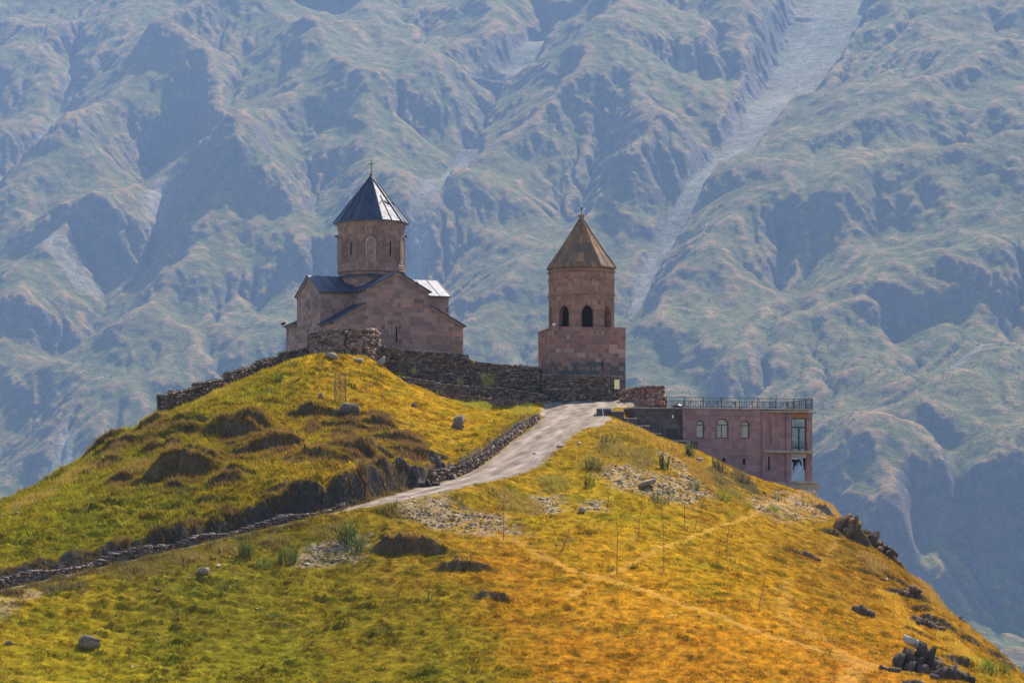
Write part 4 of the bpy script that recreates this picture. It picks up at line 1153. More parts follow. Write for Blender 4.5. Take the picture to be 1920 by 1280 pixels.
# ------------------------------------------------------------------ bell tower
def build_tower():
    base = 17.0
    t = thing('bell_tower', 'reddish stone bell tower with pointed slate cap and open arches', 'bell tower', (4.68, 312.0, base), math.radians(10))
    S = 8.8
    w = MB(); w.box(0, S, 0, S, -3.0, 7.0)
    w.build('wall', M['tower_stone'], t)
    lt = MB(); lt.box(-0.07, S + 0.07, -0.07, S + 0.07, 7.004, 7.2); lt.build('ledge', M['tower_stone'], t)
    sw = MB(); add_arch_fill(sw, lambda x, z, o: (6.05 + x, -o, 2.6 + z), 0.2, 0.65, 0.6, 0.014, 4); sw.build('window', M['dark_fill'], t)
    cx = cy = S / 2
    R = 3.98; a0 = math.radians(-90 + 22.5)
    zb, z1, z2, z3 = 7.2, 11.25, 13.1, 14.35
    bel = MB(); inn = MB()
    ap = R * math.cos(math.radians(22.5)); fw = 2 * R * math.sin(math.radians(22.5))
    ow, oh, spring, sill = 1.42, 2.6, 1.6, 0.05
    arches = []
    for k in range(8):
        m = math.radians(-90 + 45 * k)
        nx, ny = math.cos(m), math.sin(m); tx, ty = -math.sin(m), math.cos(m)
        fn = lambda x, z, out, nx=nx, ny=ny, tx=tx, ty=ty: (cx + (ap + out) * nx + x * tx, cy + (ap + out) * ny + x * ty, zb + z)
        arches.append(fn)
        ar = arch_pts(ow, oh, spring, 10, 0.35); h = z1 - zb
        ar = [(x, z + sill) for x, z in ar]
        # left and right of the opening, sill and spandrel
        bel.poly([fn(-fw / 2, 0, 0), fn(-ow / 2, 0, 0), fn(-ow / 2, sill + spring, 0), fn(-fw / 2, sill + spring, 0)])
        bel.poly([fn(ow / 2, 0, 0), fn(fw / 2, 0, 0), fn(fw / 2, sill + spring, 0), fn(ow / 2, sill + spring, 0)])
        up = ar[1:-1]; n = len(up)
        outer = [(-fw / 2 + fw * i / (n - 1), h) for i in range(n)]
        for i in range(n - 1):
            bel.poly([fn(*up[i], 0), fn(*up[i + 1], 0), fn(*outer[i + 1], 0), fn(*outer[i], 0)])
        bel.poly([fn(-fw / 2, sill + spring, 0), fn(*up[0], 0), fn(*outer[0], 0)]); bel.poly([fn(*up[-1], 0), fn(fw / 2, sill + spring, 0), fn(*outer[-1], 0)])
        bel.poly([fn(-ow / 2, 0, 0), fn(ow / 2, 0, 0), fn(ow / 2, sill, 0), fn(-ow / 2, sill, 0)])
        for a, b in zip(ar[:-1], ar[1:]):
            bel.poly([fn(*b, 0), fn(*a, 0), fn(*a, -0.75), fn(*b, -0.75)])
        bel.poly([fn(-ow / 2, sill, 0), fn(ow / 2, sill, 0), fn(ow / 2, sill, -0.75), fn(-ow / 2, sill, -0.75)])
    bel.lathe([(R, z1), (R, z3)], (cx, cy), 8, a0, False)
    b = bel.build('belfry', M['belfry_stone'], t)
    for fn in arches:
        tm = MB(); add_arch_trim(tm, lambda x, z, o, fn=fn: fn(x, z + sill, o), ow + 0.02, oh + 0.02, spring, 0.16, 0.06, 10, False)
        tm.build('arch', M['belfry_stone'], b)
    inn.lathe([(ap - 0.74, zb), (ap - 0.74, z1)], (cx, cy), 8, a0, False); inn.build('dark_lining', M['dark_fill'], b)  # dark inner wall added so the arches look unlit inside
    for z, k, e in ((z1, 0.24, 0.15), (z2, 0.22, 0.13), (z3 - 0.32, 0.3, 0.15)):
        bm = MB(); bm.lathe([(R - 0.02, z - k / 2), (R + e, z - k / 2 + 0.04), (R + e, z + k / 2 - 0.04), (R - 0.02, z + k / 2)], (cx, cy), 8, a0, False)
        bm.build('string_course', M['belfry_stone'], b)
    cp = MB(); RC = 4.2
    zc0, zc1 = z3, 20.35
    cp.lathe([(R, zc0 - 0.05), (RC, zc0 + 0.02), (RC, zc0 + 0.16), (2.72, zc0 + 2.2), (1.3, zc0 + 4.3), (0.28, zc0 + 5.95)], (cx, cy), 8, a0, False)
    cap = cp.build('cap', M['slate'], t)
    hp = MB()
    for k in range(8):
        a = a0 + k * math.radians(45); m = a + math.radians(22.5)
        pr = [(RC, zc0 + 0.16), (2.72, zc0 + 2.2), (1.3, zc0 + 4.3), (0.28, zc0 + 5.95)]
        for (r0, zz0), (r1, zz1) in zip(pr[:-1], pr[1:]):
            hp.bar((cx + r0 * math.cos(a), cy + r0 * math.sin(a), zz0 + 0.02), (cx + r1 * math.cos(a), cy + r1 * math.sin(a), zz1 + 0.02), 0.16, 0.14)
        q = math.cos(math.radians(22.5))
        for (r0, zz0), (r1, zz1) in zip(pr[:2], pr[1:3]):
            hp.bar((cx + r0 * q * math.cos(m), cy + r0 * q * math.sin(m), zz0 + 0.01), (cx + r1 * q * math.cos(m), cy + r1 * q * math.sin(m), zz1 + 0.01), 0.09, 0.08)
    hp.build('hip_rib', M['slate'], cap)
    kn = MB(); kn.lathe([(0.62, zc0 + 5.35), (0.56, zc0 + 5.55), (0.34, zc0 + 5.75), (0.27, zc0 + 6.1), (0.36, zc0 + 6.3), (0.33, zc0 + 6.55), (0, zc0 + 6.62)], (cx, cy), 16)
    kn.build('finial', M['belfry_stone'], t)
    cross_on(t, 'cross', cx, cy, zc0 + 6.55, 0.98, 0.6, 0.075, 'iron', None, True)
    for (x, y) in ((0.3, 0.4), (-0.02, 8.3)):
        fl = MB(); fl.bar((x, y, 7.2), (x, y, 7.42), 0.08); fl.bar((x - 0.18, y - 0.1, 7.5), (x + 0.18, y - 0.02, 7.5), 0.26, 0.2)
        fl.build('floodlight', M['white_enamel'], t)
build_tower()

# ------------------------------------------------------------------ pink house on the slope
def build_house():
    th = math.radians(15); X0, Y0, base = 19.13, 298.0, 5.2
    h = thing('pink_house', 'pink stone house with arched windows and railed flat roof below the tower', 'house', (X0, Y0, base), th)
    def su(u, y=0.0):
        """distance along the front that shows at photo column u"""
        k = (u - CX) / F
        ox, oy = X0 - y * math.sin(th), Y0 + y * math.cos(th)
        return (k * oy - ox) / (math.cos(th) - k * math.sin(th))
    def zv(v, s): return (HZ - v) / F * (Y0 + s * math.sin(th)) - base
    Wd = su(1522); s_proj = su(1428); s_rec = su(1452); s_pil = su(1473); s_op = su(1482.5); s_col = su(1511.5)
    top = zv(766, 0) ; dep = 8.0
    zmid = zv(846, su(1475)); zlow = zv(905, su(1475))
    # front wall with real window openings
    w = MB()
    def wall_with_openings(x0, x1, z0, z1, y, ops, rev=0.28):
        xs = sorted({x0, x1, *[o[0] - o[1] / 2 for o in ops], *[o[0] + o[1] / 2 for o in ops]})
        for a, b in zip(xs[:-1], xs[1:]):
            op = [o for o in ops if o[0] - o[1] / 2 <= (a + b) / 2 <= o[0] + o[1] / 2]
            if not op:
                w.poly([(a, y, z0), (b, y, z0), (b, y, z1), (a, y, z1)]); continue
            zz = z0
            for (c, ww, s0, hh, spr) in sorted(op, key=lambda o: o[2]):
                w.poly([(a, y, zz), (b, y, zz), (b, y, s0), (a, y, s0)])
                pts = [(c + x, s0 + z) for x, z in arch_pts(ww, hh, spr, 12)]
                upp = pts[1:-1]; n = len(upp)
                ztop = s0 + hh + 0.25
                for i in range(n - 1):
                    oa = a + (b - a) * i / (n - 1); ob = a + (b - a) * (i + 1) / (n - 1)
                    w.poly([(upp[i][0], y, upp[i][1]), (upp[i + 1][0], y, upp[i + 1][1]), (ob, y, ztop), (oa, y, ztop)])
                for p, q in zip(pts[:-1], pts[1:]):
                    w.poly([(q[0], y, q[1]), (p[0], y, p[1]), (p[0], y + rev, p[1]), (q[0], y + rev, q[1])])
                w.poly([(a, y, s0), (b, y, s0), (b, y + rev, s0), (a, y + rev, s0)])
                zz = ztop
            w.poly([(a, y, zz), (b, y, zz), (b, y, z1), (a, y, z1)])
    zs = zv(821.5, 3)
    W1 = (su(1312.6), 1.02, zs, zv(788, 2) - zs, 1.50); W2 = (su(1354.7), 1.45, zs, zv(784, 4) - zs, 1.55); W3 = (su(1397.4), 1.02, zs, zv(788, 6) - zs, 1.50)
    L1 = (su(1357.5), 0.34, zv(871, 4), 0.78, 0.60); L2 = (su(1395), 0.34, zv(871, 6), 0.78, 0.60)
    wall_with_openings(0, s_proj, -4.0, zs - 0.5, 0.0, [L1, L2]); wall_with_openings(0, s_proj, zs - 0.5, top - 0.02, 0.0, [W1, W2, W3])
    B1 = (su(1441), 0.46, zv(830, 10), 2.75, 2.1); B2 = (su(1440.5), 0.24, zv(881, 10), 1.55, 1.45)
    wall_with_openings(s_proj, s_rec, -4.0, top - 0.3, -0.22, [B1, B2], 0.2)
    w.poly([(s_proj, 0, -4), (s_proj, -0.22, -4), (s_proj, -0.22, top - 0.3), (s_proj, 0, top - 0.3)][::-1])
    w.poly([(s_rec, -0.22, -4), (s_rec, 0.0, -4), (s_rec, 0.0, top - 0.3), (s_rec, -0.22, top - 0.3)])
    w.poly([(s_rec, 0.0, -4), (s_pil, 0.0, -4), (s_pil, 0.0, top - 0.3), (s_rec, 0.0, top - 0.3)])
    w.box(s_pil, s_op, -0.25, 0.35, zlow - 0.4, top - 0.31)
    # body behind the front
    yb = dep
    w.poly([(0, yb, -6), (0, 0, -6), (0, 0, top - 0.02), (0, yb, top - 0.02)])
    w.poly([(s_op, 0.35, -4), (s_op, yb, -4), (s_op, yb, top - 0.02), (s_op, 0.35, top - 0.02)])
    w.poly([(s_op, yb, -6), (0, yb, -6), (0, yb, top - 0.02), (s_op, yb, top - 0.02)])
    w.build('wall', M['pink_tuff'], h)
    inn = MB(); inn.poly([(0.05, 0.36, 0.5), (s_rec, 0.36, 0.5), (s_rec, 0.36, top - 0.1), (0.05, 0.36, top - 0.1)]); inn.build('dark_backing', M['dark_fill'], h)  # near-black sheet added behind the windows in place of unlit rooms
    # parapet band, plinth bands and cornice
    bd = MB()
    bd.box(-0.05, s_proj - 0.01, -0.07, -0.003, top - 0.72, top - 0.64); bd.box(-0.05, s_proj - 0.01, -0.06, -0.003, zv(843, 4), zv(841, 4) + 0.03)
    bd.box(-0.02, 0.62, -0.05, -0.004, 3.0, top - 0.75)
    bd.build('stone_band', M['pink_tuff'], h)
    # terrace roof slab, balcony floor, base slab
    def slab(name, x0, x1, y0, y1, z0, z1, mat='concrete'):
        m = MB(); m.box(x0, x1, y0, y1, z0, z1); return m.build(name, M[mat], h)
    slab('terrace', -0.12, Wd + 0.15, -0.15, dep + 0.1, top, top + 0.16)
    slab('eave', s_proj - 0.1, Wd + 0.25, -0.75, 0.6, top - 0.30, top - 0.14)
    slab('balcony_floor', s_proj + 0.1, Wd + 0.08, -0.75, 4.3, zmid - 0.16, zmid + 0.06)
    slab('base_slab', s_op - 0.6, Wd + 0.3, -0.8, 4.3, zlow - 0.05, zlow + 0.2)
    slab('base_beam', su(1497), Wd + 0.75, -0.45, 1.4, zlow - 0.78, zlow - 0.06)
    pr = MB(); pr.box(s_proj - 0.3, su(1500), -0.55, 0.8, zlow - 0.6, zlow + 0.12)
    pr.build('footing', M['concrete'], h)
    # loggia: corner pier, lintels, far wall with opening
    pc = MB(); pc.box(s_col, Wd, -0.2, 0.4, zlow + 0.2, zmid - 0.16); pc.box(s_col, Wd, -0.2, 0.4, zmid + 0.06, top - 0.31)
    pc.build('corner_pier', M['pink_tuff'], h)
    lm = MB(); lm.box(s_op + 0.004, s_col - 0.004, -0.15, 0.3, zv(783.5, 14), top - 0.312); lm.build('lintel', M['orange_soffit'], h)
    l2 = MB(); l2.box(s_op + 0.004, s_col - 0.004, -0.15, 0.3, zmid - 0.72, zmid - 0.17); l2.build('lintel', M['concrete'], h)
    # glazed balcony door
    z0, z1 = zmid + 0.06, zv(783.7, 14); xa, xb = s_op + 0.01, s_col - 0.01; wd = xb - xa; y = 0.1
    fr = MB(); fw = 0.11
    fr.box(xa, xa + 0.2, y, y + 0.1, z0, z1); fr.box(xb - 0.06, xb, y, y + 0.1, z0, z1)
    fr.box(xa + 0.2, xb - 0.06, y, y + 0.1, z1 - fw, z1); zt = zv(800.5, 14)
    fr.box(xa + 0.2, xb - 0.06, y, y + 0.1, zt - 0.1, zt + 0.06)
    xm = xa + wd * 0.56
    fr.box(xm - 0.09, xm + 0.07, y, y + 0.1, z0, zt - 0.1); fr.box(xa + 0.56, xa + 0.60, y, y + 0.08, zt + 0.06, z1 - fw)
    dr = fr.build('balcony_door', M['dark_frame'], h)
    gl = MB()
    gl.box(xa + 0.2, xm - 0.09, y + 0.04, y + 0.055, z0, zt - 0.1); gl.box(xm + 0.07, xb - 0.06, y + 0.04, y + 0.055, z0, zt - 0.1); gl.box(xa + 0.2, xb - 0.06, y + 0.04, y + 0.055, zt + 0.06, z1 - fw)
    gl.build('glass', M['glass_clear'], dr)
    br = MB(); yb_ = -0.5; zr = zmid + 1.02
    br.bar((xa, yb_, zr), (xb + 0.02, yb_, zr), 0.05); br.bar((xa, yb_, zr - 0.25), (xb, yb_, zr - 0.25), 0.03)
    for i in range(15):
        xx = xa + wd * (i + 0.5) / 15
        br.bar((xx, yb_, zmid + 0.06), (xx, yb_, zr - 0.03), 0.025)
    for i in range(5):
        xx = xa + wd * (i + 0.5) / 5
        br.lathe([(0.10, zmid + 0.35), (0.13, zmid + 0.45), (0.10, zmid + 0.55)], (xx, yb_), 8)
    br.build('balcony_railing', M['iron'], h)
    # windows
    def arched_window(op, div):
        c, ww, s0, hh, spr = op
        fn = lambda x, z, o: (c + x, 0.16 - o, s0 + z)
        f = MB(); add_arch_trim(f, fn, ww - 0.24, hh - 0.12, spr, 0.115, 0.05, 12, False)
        f.box(c - ww / 2 + 0.006, c + ww / 2 - 0.006, 0.11, 0.19, s0 + 0.004, s0 + 0.12)
        f.box(c - ww / 2 + 0.13, c + ww / 2 - 0.13, 0.115, 0.18, s0 + spr - 0.06, s0 + spr + 0.05)
        if div: f.box(c - 0.12, c - 0.02, 0.117, 0.18, s0 + 0.12, s0 + spr - 0.06)
        fo = f.build('window', M['brown_frame'], h)
        g = MB(); add_arch_fill(g, lambda x, z, o: (c + x, 0.15, s0 + z), ww - 0.1, hh - 0.06, spr, 0, 12)
        g.build('pane', M['glass_curtain'], fo)
        tm = MB(); add_arch_trim(tm, lambda x, z, o: (c + x, -o, s0 + z), ww, hh, spr, 0.2, 0.035, 12, True)
        tm.build('window_surround', M['pink_tuff'], h)
    arched_window(W1, False); arched_window(W2, True); arched_window(W3, False)
    for c, ww, s0, hh, spr in (L1, L2):
        g = MB(); add_arch_fill(g, lambda x, z, o: (c + x, 0.2, s0 + z), ww + 0.04, hh + 0.02, spr, 0, 8); pn = g.build('window', M['dark_fill'], h)
        tm = MB(); add_arch_trim(tm, lambda x, z, o: (c + x, -o, s0 + z), ww, hh, spr, 0.1, 0.03, 8, True); tm.build('window_surround', M['pink_tuff'], h)
    for c, ww, s0, hh, spr in (B1, B2):
        g = MB(); add_arch_fill(g, lambda x, z, o: (c + x, -0.05, s0 + z), ww + 0.04, hh + 0.02, spr, 0, 8); g.build('niche', M['pink_tuff'] if ww > 0.3 else M['dark_fill'], h)
        tm = MB(); add_arch_trim(tm, lambda x, z, o: (c + x, -0.22 - o, s0 + z), ww, hh, spr, 0.13, 0.04, 8, True); tm.build('window_surround', M['pink_tuff'], h)
    # dark wing with the door on the left
    xl = su(1188, 0.5)
    wg = MB(); yd = 0.5
    dc = su(1260, yd); dw, dz0 = 1.25, zv(827.5, -1); 
    wg.box(xl, -0.004, yd, yd + 6.5, dz0 - 2.0, top - 0.01)
    wgo = wg.build('wing', M['dark_basalt'], h)
    dfn_ = lambda x, z, o: (dc + x, yd - o, dz0 + z)
    for ww, hh, tw, dp in ((1.95, 2.45, 0.12, 0.14), (1.55, 2.2, 0.14, 0.08)):
        m = MB(); add_arch_trim(m, dfn_, ww, hh, 1.35, tw, dp, 14, False); m.build('door_arch', M['grey_stone'], wgo)
    m = MB(); m.box(dc - 0.72, dc + 0.72, yd - 0.04, yd - 0.004, dz0 + 1.5, dz0 + 2.0); m.build('tympanum', M['grey_stone'], wgo)
    m = MB(); m.box(dc - 0.58, dc + 0.58, yd - 0.05, yd - 0.003, dz0, dz0 + 1.48)
    do = m.build('door', M['door_wood'], h)
    m = MB(); m.lathe([(0.03, dz0 + 0.75), (0.03, dz0 + 0.85)], (dc + 0.45, yd - 0.08), 6); m.build('handle', M['iron'], do)
    m = MB(); m.bar((dc, yd, dz0 + 2.95), (dc, yd - 0.25, dz0 + 3.0), 0.05); m.lathe([(0.05, dz0 + 2.62), (0.1, dz0 + 2.75), (0.1, dz0 + 2.9), (0.03, dz0 + 2.98)], (dc, yd - 0.25), 10)
    m.build('wall_lamp', M['white_enamel'], h)
    m = MB(); m.box(su(1238), 1.3, -1.3, -0.08, dz0 - 0.85, dz0 - 0.004); m.build('door_step', M['dark_basalt'], h)
    m = MB(); m.box(su(1238) - 0.05, 0.1, -1.38, -0.2, dz0, dz0 + 0.10); m.build('door_sill', M['coping'], h)
    m = MB(); m.box(xl - 0.1, -0.05, yd - 0.12, yd + 6.4, top, top + 0.14); m.build('wing_roof', M['concrete'], h)
    # terrace railing, front, right end and back
    rl = MB(); ps = []
    zb = top + 0.16; rh = 1.12
    path = [(su(1249, 0.3), 0.3), (Wd + 0.02, -0.02), (Wd + 0.02, dep - 0.2), (0.5, dep - 0.2)]
    path[0] = (su(1249), 0.0)
    for (ax, ay), (bx, by) in zip(path[:-1], path[1:]):
        a = Vector((ax, ay, 0)); b = Vector((bx, by, 0)); L = (b - a).length
        for z in (zb + 0.10, zb + rh):
            rl.bar(a + Vector((0, 0, z)), b + Vector((0, 0, z)), 0.05)
        n = int(L / 0.20)
        for i in range(1, n):
            p = a.lerp(b, i / n); rl.bar(p + Vector((0, 0, zb + 0.10)), p + Vector((0, 0, zb + rh)), 0.022)
        k = max(2, round(L / 2.1))
        for i in range(k + 1):
            ps.append((a.lerp(b, i / k), 0.075 if 0 < i < k else 0.11))
        for i in range(k):
            for f in (0.33, 0.67):
                p = a.lerp(b, (i + f) / k) + Vector((0, 0, zb + 0.52)); d = (b - a).normalized()
                q = [p + d * 0.16, p + Vector((0, 0, 0.16)), p - d * 0.16, p - Vector((0, 0, 0.16))]
                for j in range(4): rl.bar(q[j], q[(j + 1) % 4], 0.03)
    ro = rl.build('terrace_railing', M['iron'], h)
    for p, r in ps:
        m = MB(); m.box(p.x - r / 2, p.x + r / 2, p.y - r / 2, p.y + r / 2, zb, zb + rh + 0.06); m.build('post', M['iron'], ro)
    m = MB(); m.box(su(1303) - 0.22, su(1303) + 0.22, 5.4, 5.9, zb, zb + 0.75); m.build('chimney', M['dark_frame'], h)
    m = MB(); m.lathe([(0.62, zb), (0.55, zb + 0.25), (0.3, zb + 0.45), (0, zb + 0.5)], (su(1279), 1.6), 14); m.build('roof_vent', M['dark_frame'], h)
    # washing in the lower loggia
    zt_ = zmid - 0.78
    l = thing('washing_line', 'dark clothes drying on a line in the lower balcony of the house', 'laundry', (X0, Y0, base), th)
    m = MB(); m.bar((s_op + 0.02, 0.33, zt_ - 0.05), (s_col - 0.02, 0.33, zt_ - 0.12), 0.02); m.build('line', M['wire'], l)
    def cloth(pts, y=0.33):
        m = MB(); n = len(pts)
        f = [(x, y - 0.03 + 0.03 * math.sin(x * 9 + z * 3), z) for x, z in pts]; b = [(x, y + 0.04 + 0.03 * math.sin(x * 9 + z * 3), z) for x, z in pts]
        m.poly(f); m.poly(b[::-1])
        for i in range(n): m.poly([f[(i + 1) % n], f[i], b[i], b[(i + 1) % n]])
        return m.build('garment', M['black_cloth'], l)
    zz = lambda v: zv(v, 14); xx = lambda u: su(u)
    cloth([(xx(1486), zz(860)), (xx(1487), zz(864)), (xx(1489.5), zz(868)), (xx(1489), zz(880)), (xx(1491), zz(881)), (xx(1492.5), zz(872)), (xx(1496), zz(872)), (xx(1496.5), zz(864)), (xx(1496), zz(860.5))][::1])
    cloth([(xx(1496.8), zz(860.5)), (xx(1497), zz(866)), (xx(1499), zz(869)), (xx(1501), zz(864)), (xx(1503.5), zz(872)), (xx(1505), zz(874)), (xx(1505.8), zz(870)), (xx(1502.5), zz(861))])
    cloth([(xx(1507), zz(858)), (xx(1508), zz(868)), (xx(1509), zz(880)), (xx(1510.5), zz(880.5)), (xx(1511.3), zz(870)), (xx(1511.3), zz(857))])
    return base, th, X0, Y0, su, zv, top, dz0
HOUSE = build_house()

# ------------------------------------------------------------------ dry stone walls
def stone_wall(name, label, path, tops, th=0.6, sw=(0.20, 0.62), sh=(0.09, 0.19), depth=1.0, tint=(0.9, 0.86, 0.84), bottom=None, cap=True, seed=1, cat='stone wall', group=None):
    """path [(x, y)...]; tops [(fraction of length, z)...] with jumps allowed; every stone is modelled"""
    rg = random.Random(seed)
    pth = [np.array(p, float) for p in path]
    seg = [np.hypot(*(b - a)) for a, b in zip(pth[:-1], pth[1:])]; cum = [0] + list(np.cumsum(seg)); L = cum[-1]
    def at(s):
        s = min(max(s, 0), L - 1e-6)
        i = min(max(int(np.searchsorted(cum, s, 'right')) - 1, 0), len(seg) - 1)
        t = (pth[i + 1] - pth[i]) / seg[i]
        return pth[i] + t * (s - cum[i]), t
    tx = [t[0] * L for t in tops]; tz = [t[1] for t in tops]
    top = lambda s: float(np.interp(s, tx, tz))
    gz = lambda s: float(hz(*at(s)[0])) if bottom is None else float(np.interp(s, [b[0] * L for b in bottom], [b[1] for b in bottom]))
    zmin = min(gz(s) for s in np.linspace(0, L, 40)) - depth * 0.5
    zmax = max(tz)
    V = []; Q = []; Cc = []
    def stone(s0, s1, z0, z1, colr, over=0.0):
        (a, ta), (b, tb) = at(s0), at(s1)
        n = np.array([ta[1], -ta[0]])
        f = th / 2 + rg.uniform(-0.09, 0.10) + over; k = th / 2 + rg.uniform(-0.07, 0.07) + over
        j = lambda m: rg.uniform(-m, m)
        b0 = len(V)
        for z in (z0, z1):
            e = 0.025 if z == z0 else 0.045
            for p, o in ((a, f), (b, f), (b, -k), (a, -k)):
                V.append((p[0] + n[0] * o + j(e), p[1] + n[1] * o + j(e), z + j(0.04)))
        for q in ((3, 2, 1, 0), (4, 5, 6, 7), (0, 1, 5, 4), (1, 2, 6, 5), (2, 3, 7, 6), (3, 0, 4, 7)):
            Q.append([b0 + i for i in q])
        Cc.extend([colr] * 8)
    pal = [(0.13, 0.105, 0.09), (0.17, 0.14, 0.125), (0.10, 0.085, 0.08), (0.19, 0.15, 0.125), (0.145, 0.125, 0.12), (0.20, 0.135, 0.11), (0.24, 0.205, 0.18), (0.085, 0.07, 0.066)]
    z = zmin
    while z < zmax + 0.05:
        h = rg.uniform(*sh); s = -rg.uniform(0, 0.3)
        while s < L:
            w = rg.uniform(*sw) * (0.7 if rg.random() < 0.25 else 1)
            m = s + w / 2
            if 0 <= m <= L and z + h * 0.6 < top(m) + rg.uniform(-0.07, 0.07) and z + h > gz(m) - 0.45:
                c = pal[rg.randrange(len(pal))]; k = rg.uniform(0.75, 1.3)
                if rg.random() > 0.02:
                    tall = h * rg.uniform(0.7, 1.1) if rg.random() < 0.14 else 0
                    stone(max(s, 0) + 0.008, min(s + w, L) - 0.012, z + rg.uniform(-0.03, 0.03), z + h - rg.uniform(-0.015, 0.04) + tall, tuple(c[i] * k * tint[i] * (1.12, 1.0, 0.9)[i] for i in range(3)))
            s += w
        z += h
    if cap:                                                        # rough flat stones along the top, made paler as sunlit edges
        s = 0
        while s < L:
            w = rg.uniform(0.35, 0.9); m = min(s + w / 2, L)
            if abs(top(max(s, 0.01)) - top(min(s + w, L - 0.01))) < 0.4:
                c = rg.uniform(0.9, 1.6); t0 = top(m)
                stone(s + 0.01, min(s + w, L) - 0.01, t0 - 0.04, t0 + rg.uniform(0.05, 0.13), (0.19 * c * tint[0], 0.16 * c * tint[1], 0.14 * c * tint[2]), rg.uniform(0, 0.06))
            s += w
    # dark inner box added to block gaps, coloured like shade between stones
    N = max(4, int(L / 0.5)); b0 = len(V)
    for i in range(N + 1):
        s = L * i / N; p, t = at(s); n = np.array([t[1], -t[0]]); q = th / 2 - 0.13
        zt = min(top(max(0, s - 0.3)), top(min(L, s + 0.3))) - 0.12; zb = min(gz(s) - 0.5, zt - 0.1)
        for o, zz in ((q, zb), (q, zt), (-q, zt), (-q, zb)):
            V.append((p[0] + n[0] * o, p[1] + n[1] * o, zz)); Cc.append((0.045, 0.038, 0.034))
    for i in range(N):
        for k in range(4):
            Q.append([b0 + i * 4 + k, b0 + i * 4 + 4 + k, b0 + i * 4 + 4 + (k + 1) % 4, b0 + i * 4 + (k + 1) % 4])
    o = link_mesh(name, np_mesh(name, V, Q, np.array(Cc)), M['rubble'])
    return tag(o, label, cat, group, 'thing')

def img_wall(name, label, pts, **kw):
    """pts: (u, v of the top, distance); equal u twice makes a step"""
    w = [P(*p) for p in pts]
    path = []; ss = []; acc = 0
    for i, p in enumerate(w):
        if i and math.hypot(p[0] - w[i - 1][0], p[1] - w[i - 1][1]) > 0.05:
            acc += math.hypot(p[0] - w[i - 1][0], p[1] - w[i - 1][1]); path.append(p[:2])
        elif not i: path.append(p[:2])
        ss.append(acc + (0.01 if i and abs(pts[i][0] - pts[i - 1][0]) < 0.5 else 0))
    return stone_wall(name, label, path, [(s / acc, p[2]) for s, p in zip(ss, w)], **kw)

WG = 'dry stone walls round the church'
img_wall('stone_bastion', 'high rounded dry stone bastion in front of the church facade', [(583, 626, 313), (592, 624, 310.5), (615, 620, 308.5), (645, 617, 307.6), (675, 618, 308.2), (697, 620, 310), (706, 626, 312)], th=0.9, seed=3, depth=2.5, sh=(0.16, 0.30), sw=(0.35, 0.95), tint=(1.12, 1.0, 0.97), group=WG)
img_wall('stone_wall', 'long dry stone wall below the church facade right of the bastion', [(706, 646, 311.6), (715, 650, 311.5), (740, 655, 311.5), (795, 659, 312), (860, 663, 312.5), (879, 667, 312.6)], th=0.7, seed=4, depth=2.5, group=WG)
img_wall('stone_wall', 'lower stretch of dry stone wall between church and bell tower', [(879.5, 677, 312.8), (905, 680, 312.6), (930, 684, 312), (1009, 689, 310.6), (1016, 690, 310.4)], th=0.7, seed=5, depth=2.5, group=WG)
img_wall('stone_wall', 'flat topped dry stone wall directly in front of the bell tower', [(1016, 703, 309.6), (1060, 703, 309.4), (1120, 705, 309.8), (1162, 707, 310.4)], th=0.7, seed=6, depth=2.0, group=WG)
img_wall('stone_wall', 'stepped dry stone wall running down the crest left of the church', [(582, 651, 313), (523, 662, 311), (522.6, 668, 311), (475, 679, 307.5), (474.6, 687, 307.5), (421, 700, 303), (420.6, 710, 303), (363, 720, 298.5), (362.6, 728, 298.5), (301, 741, 294), (300, 741.5, 295)], th=0.7, seed=7, depth=4.0, group=WG)
img_wall('terrace_wall', 'short upper terrace wall with grass on top below the church wall', [(734, 704, 307.6), (760, 709, 307.2), (800, 714, 307), (826, 719, 307)], th=0.7, seed=8, depth=1.6, sh=(0.1, 0.18), group=WG)
img_wall('terrace_wall', 'long low terrace wall leading to the gravel track', [(756, 716, 305.6), (800, 719, 305.4), (870, 724, 305.6), (941, 728, 306.4), (1006, 738, 307), (1026, 745, 307.4)], th=0.7, seed=9, depth=1.6, sh=(0.1, 0.18), group=WG)
img_wall('terrace_wall', 'low broken terrace wall at the top of the golden knoll', [(772, 733, 303), (830, 738, 302.6), (900, 742, 303), (980, 752, 304), (1012, 758, 304.6)], th=0.6, seed=10, depth=1.2, sh=(0.1, 0.18), cap=False, tint=(1.25, 1.05, 0.95), group=WG)
img_wall('yard_wall', 'rough reddish rubble wall right of the bell tower beside the gravel yard', [(1166, 735, 308), (1195, 729, 306.2), (1211, 724.5, 305.2), (1246, 724, 304.6)], th=0.9, seed=11, depth=1.8, tint=(1.45, 1.05, 1.0), sh=(0.14, 0.26), group=WG)
img_wall('yard_wall', 'small low rubble block in front of the reddish yard wall', [(1195, 751, 303.6), (1226, 751.5, 303)], th=0.8, seed=12, depth=1.0, tint=(1.1, 0.95, 0.95), group=WG)

